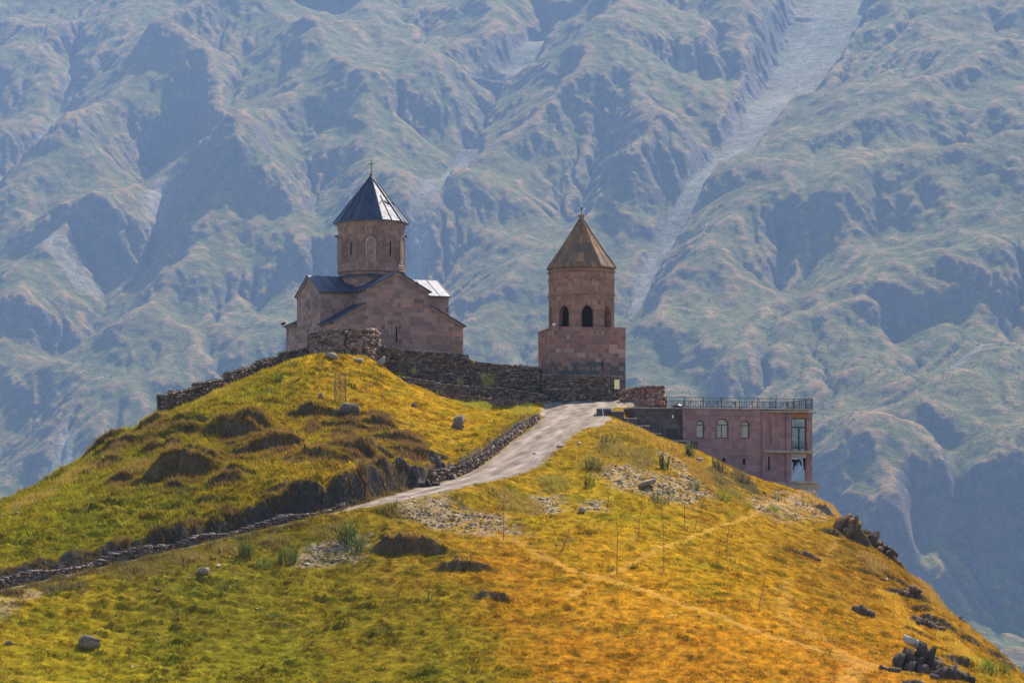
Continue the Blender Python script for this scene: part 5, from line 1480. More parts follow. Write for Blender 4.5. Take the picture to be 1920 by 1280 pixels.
def road_side(u0, u1, off, n=40):
    pts = []
    for q in np.linspace(u0 * 10, u1 * 10, n):
        i = int(min(q, len(ROAD) - 2)); f = q - i
        p = ROAD[i] * (1 - f) + ROAD[i + 1] * f; t = ROAD[i + 1][:2] - ROAD[i][:2]; t = t / np.hypot(*t)
        x, y = p[0] - t[1] * (p[3] + off), p[1] + t[0] * (p[3] + off)
        pts.append((x, y, p[2]))
    return pts
def along(pts, hts):
    L = np.r_[0, np.cumsum([math.hypot(b[0] - a[0], b[1] - a[1]) for a, b in zip(pts[:-1], pts[1:])])]; L = L / L[-1]
    q = np.linspace(0, 1, len(hts))
    return [(l, p[2] + float(np.interp(l, q, hts))) for l, p in zip(L, pts)]
_p = road_side(7.1, 10.0, 0.22)
stone_wall('retaining_wall', 'dry stone retaining wall holding the grassy knoll above the gravel track', [p[:2] for p in _p], along(_p, [1.25, 1.05, 1.2, 0.9, 1.1, 0.8, 1.0, 0.7, 0.5]), th=0.55, seed=13, depth=0.8, tint=(0.85, 0.78, 0.75), cat='retaining wall', sh=(0.10, 0.2), sw=(0.35, 0.95))
_p = road_side(0.2, 4.6, 0.22, 60)
stone_wall('roadside_wall', 'long low dark dry stone wall along the uphill side of the lower track', [p[:2] for p in _p], along(_p, [1.0, 0.6, 0.95, 0.45, 0.9, 1.0, 0.55, 0.35, 0.85, 0.95, 0.4, 0.8, 0.25, 0.6, 0.7, 0.2, 0.5]), th=0.5, seed=14, depth=0.8, tint=(0.95, 0.9, 0.88), cat='stone wall', sh=(0.10, 0.19))

# stair wall stepping down to the house door
def build_stair_wall():
    t = thing('stair_wall', 'dark stone stair wall stepping down from the yard to the house door', 'stair wall', P(1120, 790, 295.5), 0)
    ox, oy, oz = t.location
    for u0, u1, v0, v1, D in ((1119, 1146, 765, 792, 295.9), (1146.3, 1170, 770, 800, 295.7), (1170.3, 1194, 783, 812, 295.4), (1194.3, 1218, 797, 824, 295.1), (1218.3, 1240, 812, 836, 294.8)):
        a = P(u0, v0, D); b = P(u1, v1, D)
        m = MB(); m.box(a[0] - ox, b[0] - ox, D - oy, D + 1.1 - oy, b[2] - 1.2 - oz, a[2] - 0.1 - oz)
        m.build('block', M['dark_basalt'], t)
        m = MB(); m.box(a[0] - ox - 0.03, b[0] - ox + 0.04, D - 0.05 - oy, D + 1.1 - oy, a[2] - 0.097 - oz, a[2] - oz)
        m.build('coping', M['coping'], t)
build_stair_wall()

# ------------------------------------------------------------------ rocks
def hull(pts):
    bm = bmesh.new()
    for p in pts: bm.verts.new(p)
    r = bmesh.ops.convex_hull(bm, input=bm.verts)
    for v in set(g for g in r['geom_interior'] + r['geom_unused'] if isinstance(g, bmesh.types.BMVert)): bm.verts.remove(v)
    bmesh.ops.triangulate(bm, faces=bm.faces)
    bm.verts.index_update()
    V = np.array([v.co[:] for v in bm.verts]); Q = [[v.index for v in f.verts] for f in bm.faces]
    bm.free()
    return V, Q

def rock_mesh(sx, sy, sz, seed, planes=11, slab=0.0, tilt=0.0, col=(0.2, 0.17, 0.14), cut=0.25):
    """a broken stone: the convex shape round points of a battered block, with a stepped second layer"""
    rg = np.random.default_rng(seed)
    V = []; Q = []; C = []
    for k, (ox, oz, f) in enumerate(((0, 0, 1.0), (rg.uniform(-0.3, 0.3), 0.18, 0.82), (rg.uniform(-0.45, 0.45), -0.2, 0.78))):
        p = rg.uniform(-1, 1, (planes + 7, 3)); p = np.sign(p) * np.abs(p) ** 0.8
        p *= np.array([1, 1, 1 if not slab else 1]) * rg.uniform(0.7, 1.0, (len(p), 1)) * f; p[:, 0] += ox * 0.5; p[:, 2] += oz * 0.5
        v, q = hull(p); b = len(V)
        V += v.tolist(); Q += [[b + i for i in t] for t in q]; C += [np.array(col) * rg.uniform(0.85, 1.15)] * len(v)
    V = np.array(V); V -= (V.max(0) + V.min(0)) / 2; V /= np.abs(V).max(0); V = V * np.array([sx, sy, sz])
    c, s = math.cos(tilt), math.sin(tilt)
    V = np.stack([V[:, 0] * c + V[:, 2] * s, V[:, 1], -V[:, 0] * s + V[:, 2] * c], 1)
    V[:, 2] = V[:, 2] - V[:, 2].min() * (1 - cut)
    return V, Q, np.clip(np.array(C), 0.01, 1)

def rock(name, label, u, v, w, h, col=(0.2, 0.17, 0.14), seed=1, dmin=170, slab=0.0, tilt=0.0, rotz=None, group=None, cat='rock', sink=0.25, asp=0.8, planes=11):
    x, y, z = ground(u, v, dmin)
    s = y / F
    V, Q, C = rock_mesh(w * s / 2, w * s / 2 * asp, h * s / 2 * 1.25, seed, planes=planes, slab=slab, tilt=tilt, col=col, cut=sink)
    o = link_mesh(name, np_mesh(name, V, Q, C), M['rock'])
    o.location = (x, y, z - 0.05 * h * s); o.rotation_euler = (0, 0, rotz if rotz is not None else seed * 1.7)
    return tag(o, label, cat, group)

def crag(label, u, v, w, h, seed, col, n=8, lean=0.5, rotz=0.2, turf=0.0):
    """an outcrop of tilted slate plates broken at their tops, one continuous ridge of rock"""
    x, y, z = ground(u, v)
    s = y / F; W = w * s; H = h * s * 0.72; col = np.array(col) * np.array([1.35, 1.2, 1.05]); lean = lean * 0.8; rg = np.random.default_rng(seed); V = []; Q = []; C = []
    n = int(n * 1.7)
    for i in range(n):
        f = (i + 0.5) / n; env = 0.35 + 0.65 * math.sin(math.pi * min(1, max(0, f + rg.normal(0, 0.08))))
        pw, pd, ph = W / n * rg.uniform(1.5, 4.5), W * rg.uniform(0.12, 0.30), H * env * rg.uniform(0.4, 0.68)
        k = rg.integers(5, 7); an = np.sort(rg.uniform(0, 6.28, k)); a = lean + rg.normal(0, 0.10)
        base = np.stack([pw * 0.5 * np.cos(an), pd * np.sin(an), np.full(k, -0.45 * ph)], 1)
        top = base * np.array([rg.uniform(0.7, 1.0), rg.uniform(0.6, 1.0), 0]); top[:, 2] = ph * (1 + rg.uniform(-0.4, 0.4) * top[:, 0] / pw + rg.uniform(-0.5, 0.2) * top[:, 1] / pd + rg.uniform(-0.12, 0.12, k))
        mid = base * 1.05; mid[:, 2] = ph * rg.uniform(0.3, 0.6, k)
        v_, q_ = hull(np.vstack([base, mid, top]))
        ca, sa = math.cos(a), math.sin(a)
        v_ = np.stack([v_[:, 0] * ca + v_[:, 2] * sa, v_[:, 1], -v_[:, 0] * sa + v_[:, 2] * ca], 1)
        px, py = -W / 2 + W * f, rg.uniform(-0.12, 0.16) * W
        c, sn = math.cos(rotz), math.sin(rotz)
        v_[:, 0] += px; v_[:, 1] += py
        v_ = np.stack([v_[:, 0] * c - v_[:, 1] * sn, v_[:, 0] * sn + v_[:, 1] * c, v_[:, 2]], 1)
        v_[:, 2] += float(hz(x + px * c - py * sn, y + px * sn + py * c)) - z - 0.22 * ph
        b = len(V); V += v_.tolist(); Q += [[b + t for t in q] for q in q_]; C += [col * rg.uniform(0.7, 1.35)] * len(v_)
    o = link_mesh('rock_outcrop', np_mesh('rock_outcrop', V, Q, np.array(C)), M['rock'])
    o.location = (x, y, z)
    return tag(o, label, 'rock outcrop', 'dark slate outcrops on the slopes')

GREY, DARK, BRN, PALE = (0.19, 0.145, 0.10), (0.085, 0.07, 0.065), (0.16, 0.115, 0.085), (0.29, 0.235, 0.18)
RG = 'boulders lying on the hill'
rock('boulder', 'grey boulder alone on the grass near the lower left corner', 168, 1214, 42, 21, GREY, 52, group=RG, slab=0.35, tilt=0.18, planes=15, rotz=0.2)
rock('boulder', 'upright grey boulder on the golden knoll above the track', 860, 806, 28, 27, (0.19, 0.145, 0.11), 5, group=RG, asp=0.7)
rock('boulder', 'long dark boulder below the wire tree guard', 654, 779, 42, 19, (0.13, 0.105, 0.085), 8, group=RG, slab=0.5, tilt=0.15, rotz=0.1)
rock('boulder', 'pale boulder on the knoll crest under the bastion', 622, 672, 24, 11, PALE, 11, group=RG)
rock('boulder', 'flat pale stone right of the crest boulder under the bastion', 672, 680, 24, 7, PALE, 12, group=RG, slab=0.7)
rock('boulder', 'leaning grey stone where the knoll meets the church wall', 716, 688, 20, 13, (0.30, 0.26, 0.22), 13, group=RG, tilt=0.5)
rock('boulder', 'small brown stone on the grass left of the wire guard', 601, 746, 11, 10, GREY, 14, group=RG)
rock('boulder', 'small dark stone below the terrace walls', 776, 764, 9, 9, BRN, 15, group=RG)
rock('boulder', 'flat brown stone among weeds under the lower track', 384, 1076, 26, 12, (0.30, 0.23, 0.17), 16, group=RG, slab=0.6)
rock('boulder', 'little flat stone at the left edge of the meadow', 18, 1208, 16, 6, GREY, 17, group=RG, slab=0.6)
crag('jagged dark rock standing alone on the right slope', 1622, 1150, 44, 36, 24, DARK, 4, 0.5)
rock('boulder', 'pale stone beside the house wall in the dry brush', 1311, 866, 13, 8, PALE, 22, group=RG)
rock('boulder', 'pale flat slab lying on the gravel track', 1050, 838, 17, 5, (0.62, 0.56, 0.52), 23, group=RG, slab=0.8)
rock('boulder', 'small pale stone on the track near its right edge', 1086, 833, 7, 5, (0.62, 0.56, 0.52), 25, group=RG)
rock('boulder', 'small pale stone on the middle of the track', 1003, 852, 8, 4, (0.58, 0.53, 0.48), 26, group=RG)
rock('boulder', 'pale slab in the grass left of the stony bank', 1090, 962, 18, 7, PALE, 27, group=RG, slab=0.8, tilt=0.3)
rock('boulder', 'long pale slab on the stony bank below the house', 1212, 912, 42, 8, (0.25, 0.19, 0.14), 28, group=RG, slab=0.4, tilt=0.3)
crag('tall dark slate outcrop with pale capstone above the bottom edge', 1722, 1252, 90, 62, 31, (0.075, 0.06, 0.056), 8, 0.35)
crag('right hand dark slate crag beside the capped outcrop', 1785, 1268, 76, 50, 33, (0.065, 0.05, 0.046), 7, 0.3)
crag('low dark slab at the left foot of the capped outcrop', 1672, 1258, 34, 20, 34, (0.08, 0.065, 0.06), 4, 0.6)
crag('small dark broken slab at the bottom edge under the capped outcrop', 1708, 1284, 44, 26, 35, (0.08, 0.065, 0.06), 5, 0.6)
rock('capstone', 'pale flat capstone tilted on top of the dark slate outcrop', 1714, 1222, 50, 13, (0.5, 0.46, 0.43), 36, group=None, cat='rock', slab=0.9, tilt=0.42, rotz=0.1, sink=0.0)
crag('dark ragged crag on the skyline of the right slope', 1640, 1016, 84, 34, 37, (0.07, 0.052, 0.048), 9, 0.7)
crag('brown overgrown cliff just right of the house foot', 1588, 1004, 46, 56, 38, (0.13, 0.085, 0.05), 6, 0.35)
crag('dark broken ledge halfway down the right skyline', 1735, 1172, 70, 32, 39, (0.085, 0.06, 0.048), 8, 0.7)
crag('small dark knob on the right skyline', 1800, 1138, 22, 20, 40, (0.085, 0.065, 0.055), 3, 0.5)
crag('brown rocky ledge above the dark ledge on the right slope', 1700, 1118, 50, 22, 43, (0.11, 0.075, 0.055), 6, 0.7)
crag('tilted dark slate rib where the bank meets the track', 832, 884, 46, 56, 41, (0.085, 0.07, 0.066), 6, -0.5)
crag('dark slate ribs in the shaded bank above the track', 780, 910, 80, 40, 42, (0.065, 0.055, 0.054), 9, -0.5)
crag('small dark ledge in the grass of the right slope', 1510, 1042, 44, 10, 44, (0.085, 0.06, 0.045), 5, 0.6)
# ------------------------------------------------------------------ loose stones
SCREE_XY = [[ground(u, v)[:2] for u, v in a[0]] for a in SCREE_AREAS]
def build_scree():
    rg = random.Random(21); V = []; Q = []; Cc = []
    for ia, (poly, n, (s0, s1)) in enumerate(SCREE_AREAS):
        if ia < 7: n = int(n * 1.7); s0 *= 0.7; s1 *= 0.85
        us = [p[0] for p in poly]; vs = [p[1] for p in poly]; k = 0; tries = 0
        while k < n and tries < n * 8:
            tries += 1
            u, v = rg.uniform(min(us), max(us)), rg.uniform(min(vs), max(vs))
            if not in_poly(np.array([u]), np.array([v]), poly)[0]: continue
            x, y, z = ground(u, v); k += 1
            sz = s0 + (s1 - s0) * rg.random() ** 3.0
            a = rg.uniform(0, 6.28); ca, sa = math.cos(a), math.sin(a); tx, ty = rg.uniform(-0.5, 0.5), rg.uniform(-0.45, 0.25)
            hx, hy, hh = sz * rg.uniform(0.5, 1.1), sz * rg.uniform(0.3, 0.75), sz * rg.uniform(0.06, 0.22)
            b0 = len(V); c = rg.choice([(0.30, 0.24, 0.19), (0.37, 0.30, 0.245), (0.24, 0.19, 0.15), (0.44, 0.38, 0.32), (0.32, 0.24, 0.175), (0.17, 0.135, 0.11)])
            for zz in (-1, 1):
                for px, py in ((-1, -1), (1, -1), (1, 1), (-1, 1)):
                    lx = px * hx * rg.uniform(0.7, 1.1) * (0.9 if zz > 0 else 1); ly = py * hy * rg.uniform(0.7, 1.1); lz = zz * hh + tx * lx + ty * ly
                    V.append((x + lx * ca - ly * sa, y + lx * sa + ly * ca, z + lz + hh * 0.4)); Cc.append(c)
            for q in ((3, 2, 1, 0), (4, 5, 6, 7), (0, 1, 5, 4), (1, 2, 6, 5), (2, 3, 7, 6), (3, 0, 4, 7)): Q.append([b0 + i for i in q])
    o = link_mesh('scree', np_mesh('scree', V, Q, np.array(Cc)), M['rubble'])
    tag(o, 'loose pale slate chips scattered on the track banks and turf', 'scree', kind='stuff')
build_scree()

# ------------------------------------------------------------------ grass
def shade_free(x, y):
    """ground kept free of turf: buildings, yard, track"""
    free = np.ones(x.shape, bool)
    def box(ox, oy, th, x0, x1, y0, y1):
        c, s = math.cos(th), math.sin(th); lx = (x - ox) * c + (y - oy) * s; ly = -(x - ox) * s + (y - oy) * c
        return (lx > x0) & (lx < x1) & (ly > y0) & (ly < y1)
    free &= ~box(-21.57, 322, math.radians(24), -0.3, 17.3, -0.3, 17.6)
    free &= ~box(4.68, 312, math.radians(10), -0.2, 9, -0.2, 9)
    free &= ~box(19.13, 298, math.radians(15), -6, 15.5, -1.0, 8.2)
    d, par, sd = poly_dist(x, y, ROAD)
    hw = np.interp(par, np.arange(len(ROAD)), ROAD[:, 3])
    free &= ~((d < hw - 0.25 + 0.75 * fbm(x * 0.8, y * 0.8, 3, 5)) & (par < len(ROAD) - 1.02))
    fan = [(1020, 750), (1010, 768), (1035, 800), (1130, 800), (1150, 785), (1118, 768), (1190, 766), (1250, 768), (1250, 750), (1168, 745), (1172, 734), (1100, 738), (1060, 742)]
    free &= ~in_poly(x, y, [ground(u, v, 270, 330)[:2] for u, v in fan])
    return free

def visible(x, y, z, slack=0.35):
    """roughly in view: nothing of the hill rises above the line to the camera"""
    vis = np.ones(x.shape, bool)
    for f in (0.997, 0.992, 0.985, 0.975, 0.96, 0.94, 0.915, 0.885, 0.85, 0.81):
        vis &= hz(x * f, y * f) < (z + slack) * f
    u = CX + F * x / y; v = HZ - F * z / y
    return vis & (u > -30) & (u < 1950) & (v < 1310)

def tufts(name, n, hfun, blades, bw, seed, colfun, lean=0.5, spread=0.10, mat='blade', keep=None, shape=(1.0, 0.25)):
    rg = np.random.default_rng(seed)
    x = rg.uniform(-63, 61, n); y = rg.uniform(178, 318, n)
    z = hz(x, y)
    m = visible(x, y, z) & shade_free(x, y)
    if keep is not None: m &= keep(x, y, rg)
    x, y, z = x[m], y[m], z[m]
    h = hfun(x, y) * rg.uniform(0.55, 1.35, x.shape)
    m = h > 0.02; x, y, z, h = x[m], y[m], z[m], h[m]
    c = colfun(x, y) * rg.uniform(0.75, 1.25, x.shape)[:, None] * (1 + rg.normal(0, 0.06, (len(x), 3)))
    k = blades; N = len(x) * k
    X = np.repeat(x, k); Y = np.repeat(y, k); Zz = np.repeat(z, k); H = np.repeat(h, k)
    a = rg.uniform(0, 2 * np.pi, N); r = spread * (0.4 + H) * np.sqrt(rg.uniform(0, 1, N)) * 2
    bx = X + r * np.cos(a); by = Y + r * np.sin(a)
    bz = hz(bx, by) - 0.03
    t = rg.uniform(0, 2 * np.pi, N); w = bw * (0.7 + 0.6 * rg.uniform(0, 1, N)) * (0.6 + H)
    hh = H * rg.uniform(0.6, 1.15, N); la = a + rg.normal(0, 0.7, N); ln = lean * hh * rg.uniform(0.1, 1.0, N)
    wind = 0.25 * hh
    V = np.empty((N, 3, 3), np.float32)
    V[:, 0] = np.stack([bx - w * np.cos(t), by - w * np.sin(t), bz], 1)
    V[:, 1] = np.stack([bx + w * np.cos(t), by + w * np.sin(t), bz], 1)
    V[:, 2] = np.stack([bx + ln * np.cos(la) - wind, by + ln * np.sin(la), bz + hh], 1)
    C = np.repeat(np.repeat(c, k, 0), 3, 0)
    me = np_mesh(name, V.reshape(-1, 3), np.arange(N * 3).reshape(-1, 3), np.clip(C, 0.005, 1))
    print(name, len(x), 'tufts', N, 'blades')
    return link_mesh(name, me, M[mat])

def in_scree(x, y):
    m = np.zeros(x.shape, bool)
    for a in SCREE_XY[:7]: m |= in_poly(x, y, a)
    return m
def turf_keep(x, y, rg):
    tr = turf_colour(x, y)[1]
    return (rg.uniform(0, 1, x.shape) > 0.95 * tr) & ~(in_scree(x, y) & (rg.uniform(0, 1, x.shape) < 0.6)) & (samp(_DIRT, x, y) < rg.uniform(0.25, 2.2, x.shape))
def turf_h(x, y):
    # grazed short on the meadow, long on the knoll side and the crests
    kx = sstep(-8, -22, x) * sstep(225, 245, y)
    return 0.09 + 0.05 * fbm(x / 5, y / 6, 3, 141) + 0.09 * kx + 0.20 * sstep(0.05, 0.45, fbm(x / 2.6, y / 2.4, 4, 142)) * (0.4 + kx) + 0.22 * sstep(0.15, 0.45, fbm(x / 0.9, y / 0.8, 2, 143)) * (0.5 + 0.5 * kx) + 0.22 * samp(_DIRT, x, y)
def turf_c(x, y):
    c = turf_colour(x, y)[0]
    d = samp(_DIRT, x, y)[:, None]
    return c * np.array([1.0, 0.91, 0.47]) * (1 - d * 0.75) + np.array([0.105, 0.068, 0.03]) * d * 0.75
g = tufts('grass', 680000, turf_h, 5, 0.030, 31, turf_c, keep=turf_keep)
tag(g, 'short golden green turf covering the hill', 'grass', kind='stuff')

# bigger tussocks standing out of the turf
def tuss_h(x, y):
    kx = sstep(-8, -22, x) * sstep(225, 245, y)
    return 0.20 + 0.22 * kx + 0.12 * fbm(x / 3, y / 3, 2, 145)
def tuss_c(x, y):
    c = turf_colour(x, y)[0]; n = fbm(x / 0.8, y / 0.8, 2, 146)[:, None]
    return np.where(n > 0.12, c * np.array([0.46, 0.52, 0.32]), np.where(n < -0.2, c * np.array([0.55, 0.40, 0.28]), c * np.array([1.05, 0.92, 0.5])))  # darkened clumps also stand in for shading among the tufts
g2 = tufts('grass_tussocks', 150000, tuss_h, 14, 0.040, 37, tuss_c, lean=0.7, spread=0.24,
           keep=lambda x, y, rg: turf_keep(x, y, rg) & (rg.uniform(0, 1, x.shape) < 0.15 + 1.2 * sstep(0.0, 0.4, fbm(x / 4, y / 4, 4, 147))))
tag(g2, 'coarse tussocks of grass standing in the turf', 'grass', kind='stuff')

# long dry brush: image places, radii (photo pixels) and colours
BRUSH = [
    (321, 802, 30, 9, (0.21, 0.125, 0.045)), (219, 840, 45, 14, (0.21, 0.125, 0.045)), (639, 817, 33, 10, (0.21, 0.125, 0.045)), (283, 803, 25, 15, (0.21, 0.125, 0.045)), (677, 890, 42, 9, (0.21, 0.125, 0.045)), (365, 868, 39, 14, (0.21, 0.125, 0.045)), (708, 800, 36, 13, (0.21, 0.125, 0.045)), (483, 812, 32, 8, (0.21, 0.125, 0.045)), (740, 898, 34, 10, (0.21, 0.125, 0.045)), (725, 861, 44, 14, (0.21, 0.125, 0.045)), (485, 841, 36, 11, (0.21, 0.125, 0.045)), (276, 828, 42, 8, (0.21, 0.125, 0.045)), (207, 868, 26, 12, (0.21, 0.125, 0.045)), (462, 832, 46, 9, (0.21, 0.125, 0.045)), (427, 815, 37, 10, (0.21, 0.125, 0.045)), (393, 883, 27, 12, (0.21, 0.125, 0.045)), (722, 802, 20, 9, (0.21, 0.125, 0.045)), (639, 866, 25, 10, (0.21, 0.125, 0.045)), (286, 847, 20, 13, (0.21, 0.125, 0.045)), (717, 909, 39, 15, (0.21, 0.125, 0.045)), (190, 826, 46, 14, (0.21, 0.125, 0.045)), (426, 907, 36, 14, (0.21, 0.125, 0.045)), (356, 813, 31, 9, (0.21, 0.125, 0.045)), (408, 910, 27, 8, (0.21, 0.125, 0.045)), (206, 811, 40, 10, (0.21, 0.125, 0.045)), (354, 802, 46, 11, (0.21, 0.125, 0.045)), (304, 797, 20, 9, (0.21, 0.125, 0.045)), (586, 808, 19, 11, (0.21, 0.125, 0.045)), (329, 914, 21, 12, (0.21, 0.125, 0.045)), (644, 841, 46, 11, (0.21, 0.125, 0.045)), (325, 841, 19, 11, (0.21, 0.125, 0.045)), (329, 901, 42, 11, (0.21, 0.125, 0.045)), (198, 821, 25, 9, (0.21, 0.125, 0.045)), (318, 898, 22, 8, (0.21, 0.125, 0.045)),
    (20, 1076, 34, 6, (0.16, 0.10, 0.04)), (90, 1058, 34, 6, (0.16, 0.10, 0.04)), (160, 1039, 34, 6, (0.16, 0.10, 0.04)), (230, 1020, 34, 6, (0.16, 0.10, 0.04)), (300, 1002, 34, 6, (0.16, 0.10, 0.04)), (370, 983, 34, 6, (0.16, 0.10, 0.04)), (440, 964, 34, 6, (0.16, 0.10, 0.04)), (510, 946, 34, 6, (0.16, 0.10, 0.04)), (580, 927, 34, 6, (0.16, 0.10, 0.04)),
    (335, 890, 75, 30, (0.20, 0.115, 0.045)), (440, 815, 55, 22, (0.20, 0.115, 0.045)), (510, 842, 70, 20, (0.20, 0.115, 0.045)), (585, 860, 55, 15, (0.20, 0.115, 0.045)), (600, 780, 55, 10, (0.20, 0.115, 0.045)), (650, 800, 50, 10, (0.20, 0.115, 0.045)), (540, 918, 45, 14, (0.20, 0.115, 0.045)), (670, 853, 48, 12, (0.20, 0.115, 0.045)), (745, 823, 48, 9, (0.20, 0.115, 0.045)), (770, 853, 40, 10, (0.20, 0.115, 0.045)), (230, 903, 36, 12, (0.20, 0.115, 0.045)), (350, 816, 34, 10, (0.20, 0.115, 0.045)), (10, 1112, 40, 5, (0.15, 0.11, 0.04)), (65, 1099, 40, 5, (0.15, 0.11, 0.04)), (120, 1087, 40, 5, (0.15, 0.11, 0.04)), (175, 1074, 40, 5, (0.15, 0.11, 0.04)), (230, 1061, 40, 5, (0.15, 0.11, 0.04)), (285, 1048, 40, 5, (0.15, 0.11, 0.04)), (340, 1036, 40, 5, (0.15, 0.11, 0.04)), (395, 1023, 40, 5, (0.15, 0.11, 0.04)), (450, 1010, 40, 5, (0.15, 0.11, 0.04)), (505, 997, 40, 5, (0.15, 0.11, 0.04)), (560, 985, 40, 5, (0.15, 0.11, 0.04)), (615, 972, 40, 5, (0.15, 0.11, 0.04)),
    (1170, 800, 26, 12, (0.46, 0.30, 0.06)), (1205, 815, 26, 14, (0.48, 0.30, 0.05)), (1240, 835, 26, 14, (0.50, 0.30, 0.045)), (1275, 850, 24, 14, (0.50, 0.30, 0.05)), (1305, 875, 22, 18, (0.44, 0.26, 0.05)), (1330, 905, 18, 18, (0.40, 0.24, 0.05)),
    (1150, 840, 34, 20, (0.34, 0.24, 0.06)), (1200, 860, 30, 20, (0.30, 0.22, 0.06)), (1110, 870, 24, 18, (0.32, 0.25, 0.05)), (1380, 930, 22, 10, (0.34, 0.26, 0.05)), (1350, 900, 30, 22, (0.20, 0.15, 0.06)), (1400, 915, 26, 12, (0.17, 0.13, 0.06)),  # last two coloured dark to deepen the shadow below the house
    (1520, 935, 20, 10, (0.44, 0.28, 0.08)), (1560, 955, 20, 16, (0.46, 0.27, 0.06)), (250, 1075, 60, 10, (0.22, 0.16, 0.05)), (350, 1050, 60, 12, (0.26, 0.19, 0.05)), (430, 1030, 40, 12, (0.28, 0.20, 0.05)), (120, 1105, 50, 8, (0.17, 0.13, 0.05)),
    (520, 1015, 50, 12, (0.24, 0.18, 0.05)), (620, 995, 40, 10, (0.24, 0.18, 0.05)), (730, 960, 40, 10, (0.26, 0.19, 0.05)), (950, 935, 40, 14, (0.38, 0.27, 0.06)), (1040, 910, 40, 16, (0.36, 0.28, 0.05)), (980, 950, 40, 14, (0.34, 0.24, 0.06)),
    (330, 850, 70, 30, (0.36, 0.21, 0.05)), (450, 790, 60, 26, (0.38, 0.23, 0.05)), (520, 820, 60, 18, (0.40, 0.24, 0.05)), (260, 880, 50, 30, (0.34, 0.22, 0.05)), (590, 850, 50, 16, (0.40, 0.24, 0.05)), (420, 860, 50, 20, (0.36, 0.20, 0.045)), (150, 890, 50, 14, (0.40, 0.28, 0.06)), (60, 940, 40, 10, (0.40, 0.27, 0.06)),
    (400, 735, 60, 12, (0.42, 0.30, 0.05)), (300, 800, 50, 12, (0.44, 0.30, 0.06)), (1670, 1130, 30, 20, (0.58, 0.34, 0.04)), (1700, 1170, 30, 20, (0.60, 0.35, 0.04)), (1800, 1220, 30, 20, (0.55, 0.34, 0.04)), (1840, 1250, 24, 20, (0.40, 0.32, 0.04)), (1640, 1060, 30, 20, (0.36, 0.22, 0.06)), (1750, 1120, 30, 20, (0.42, 0.25, 0.06)),
    (770, 1015, 50, 10, (0.30, 0.18, 0.06)), (980, 775, 26, 10, (0.40, 0.33, 0.04)), (900, 760, 40, 8, (0.36, 0.32, 0.04)), (1182, 789, 16, 5, (0.50, 0.30, 0.07)),
]
_bw = []
for _u, _v, _ru, _rv, _c in BRUSH:
    _x, _y, _z = ground(_u, _v); _x2, _y2, _ = ground(_u, _v + _rv); _bw.append((_x, _y, _ru * _y / F, max(0.8, abs(_y - _y2)), np.array(_c)))
def brush_w(x, y):
    w = np.zeros(x.shape); c = np.zeros((*x.shape, 3)); s = np.zeros(x.shape) + 1e-6
    for bx, by, rx, ry, col in _bw:
        k = np.exp(-((x - bx) / rx) ** 2 - ((y - by) / ry) ** 2)
        w = np.maximum(w, k); c += k[..., None] * col; s += k
    return w * np.clip(0.75 + 0.9 * fbm(x / 2.2, y / 2.6, 3, 151), 0, 1.2), c / s[..., None]
b = tufts('dry_brush', 800000, lambda x, y: 0.14 + 0.55 * brush_w(x, y)[0], 7, 0.026, 41, lambda x, y: brush_w(x, y)[1], lean=0.45, spread=0.16,
          keep=lambda x, y, rg: rg.uniform(0, 1, x.shape) < brush_w(x, y)[0] - 0.12)
tag(b, 'long dry grass and brush on the banks and hummocks', 'dry grass', kind='stuff')

# ------------------------------------------------------------------ single weeds and bushes
def weed(label, u, v, w, h, col, seed, style='leafy', name='weed_clump', group='green weeds on the hill', dmin=170, D=None):
    x, y, z = ground(u, v, dmin) if D is None else P(u, v, D)
    s = y / F; W = w * s / 2; H = h * s
    rg = np.random.default_rng(seed)
    V = []; Fc = []; C = []
    ns = max(16, int(26 * w / 30))
    for i in range(ns):
        a = rg.uniform(0, 6.28); r = W * 0.75 * math.sqrt(rg.uniform()); bx, by = r * math.cos(a), r * math.sin(a) * 0.8
        hh = H * rg.uniform(0.55, 1.05) * (1 - 0.35 * (r / W) ** 2); lx, ly = math.cos(a) * 0.3 * hh * rg.uniform(0, 1), math.sin(a) * 0.3 * hh * rg.uniform(0, 1)
        bz = (float(hz(x + bx, y + by)) - z if D is None else 0) - 0.04
        cc = np.array(col) * rg.uniform(0.65, 1.4) * (1 + rg.normal(0, 0.08, 3))
        nl = 18 if style == 'leafy' else 5
        for q in range(nl):
            t = (q + rg.uniform(0, 1)) / nl; p = np.array([bx + lx * t * t, by + ly * t * t, bz + hh * t])
            d = rg.normal(size=3); d[2] = abs(d[2]) * 0.6 + (0.2 if style == 'leafy' else 2.0); d /= np.linalg.norm(d)
            L = hh * (rg.uniform(0.09, 0.18) if style == 'leafy' else rg.uniform(0.3, 0.6)); sd = np.cross(d, rg.normal(size=3)); sd /= np.linalg.norm(sd); wd = L * (0.30 if style == 'leafy' else 0.07)
            b0 = len(V); V += [p, p + d * L * 0.5 + sd * wd, p + d * L, p + d * L * 0.5 - sd * wd]; Fc.append([b0, b0 + 1, b0 + 2, b0 + 3]); C += [cc] * 4
        b0 = len(V); e = 0.012 + 0.01 * H; V += [(bx - e, by, bz), (bx + e, by, bz), (bx + lx + e * 0.3, by + ly, bz + hh), (bx + lx - e * 0.3, by + ly, bz + hh)]; Fc.append([b0, b0 + 1, b0 + 2, b0 + 3]); C += [cc * 0.8] * 4
    o = link_mesh(name, np_mesh(name, np.array(V), Fc, np.clip(np.array(C), 0.005, 1)), M['leaf'])
    o.location = (x, y, z)
    return tag(o, label, 'weed', group)

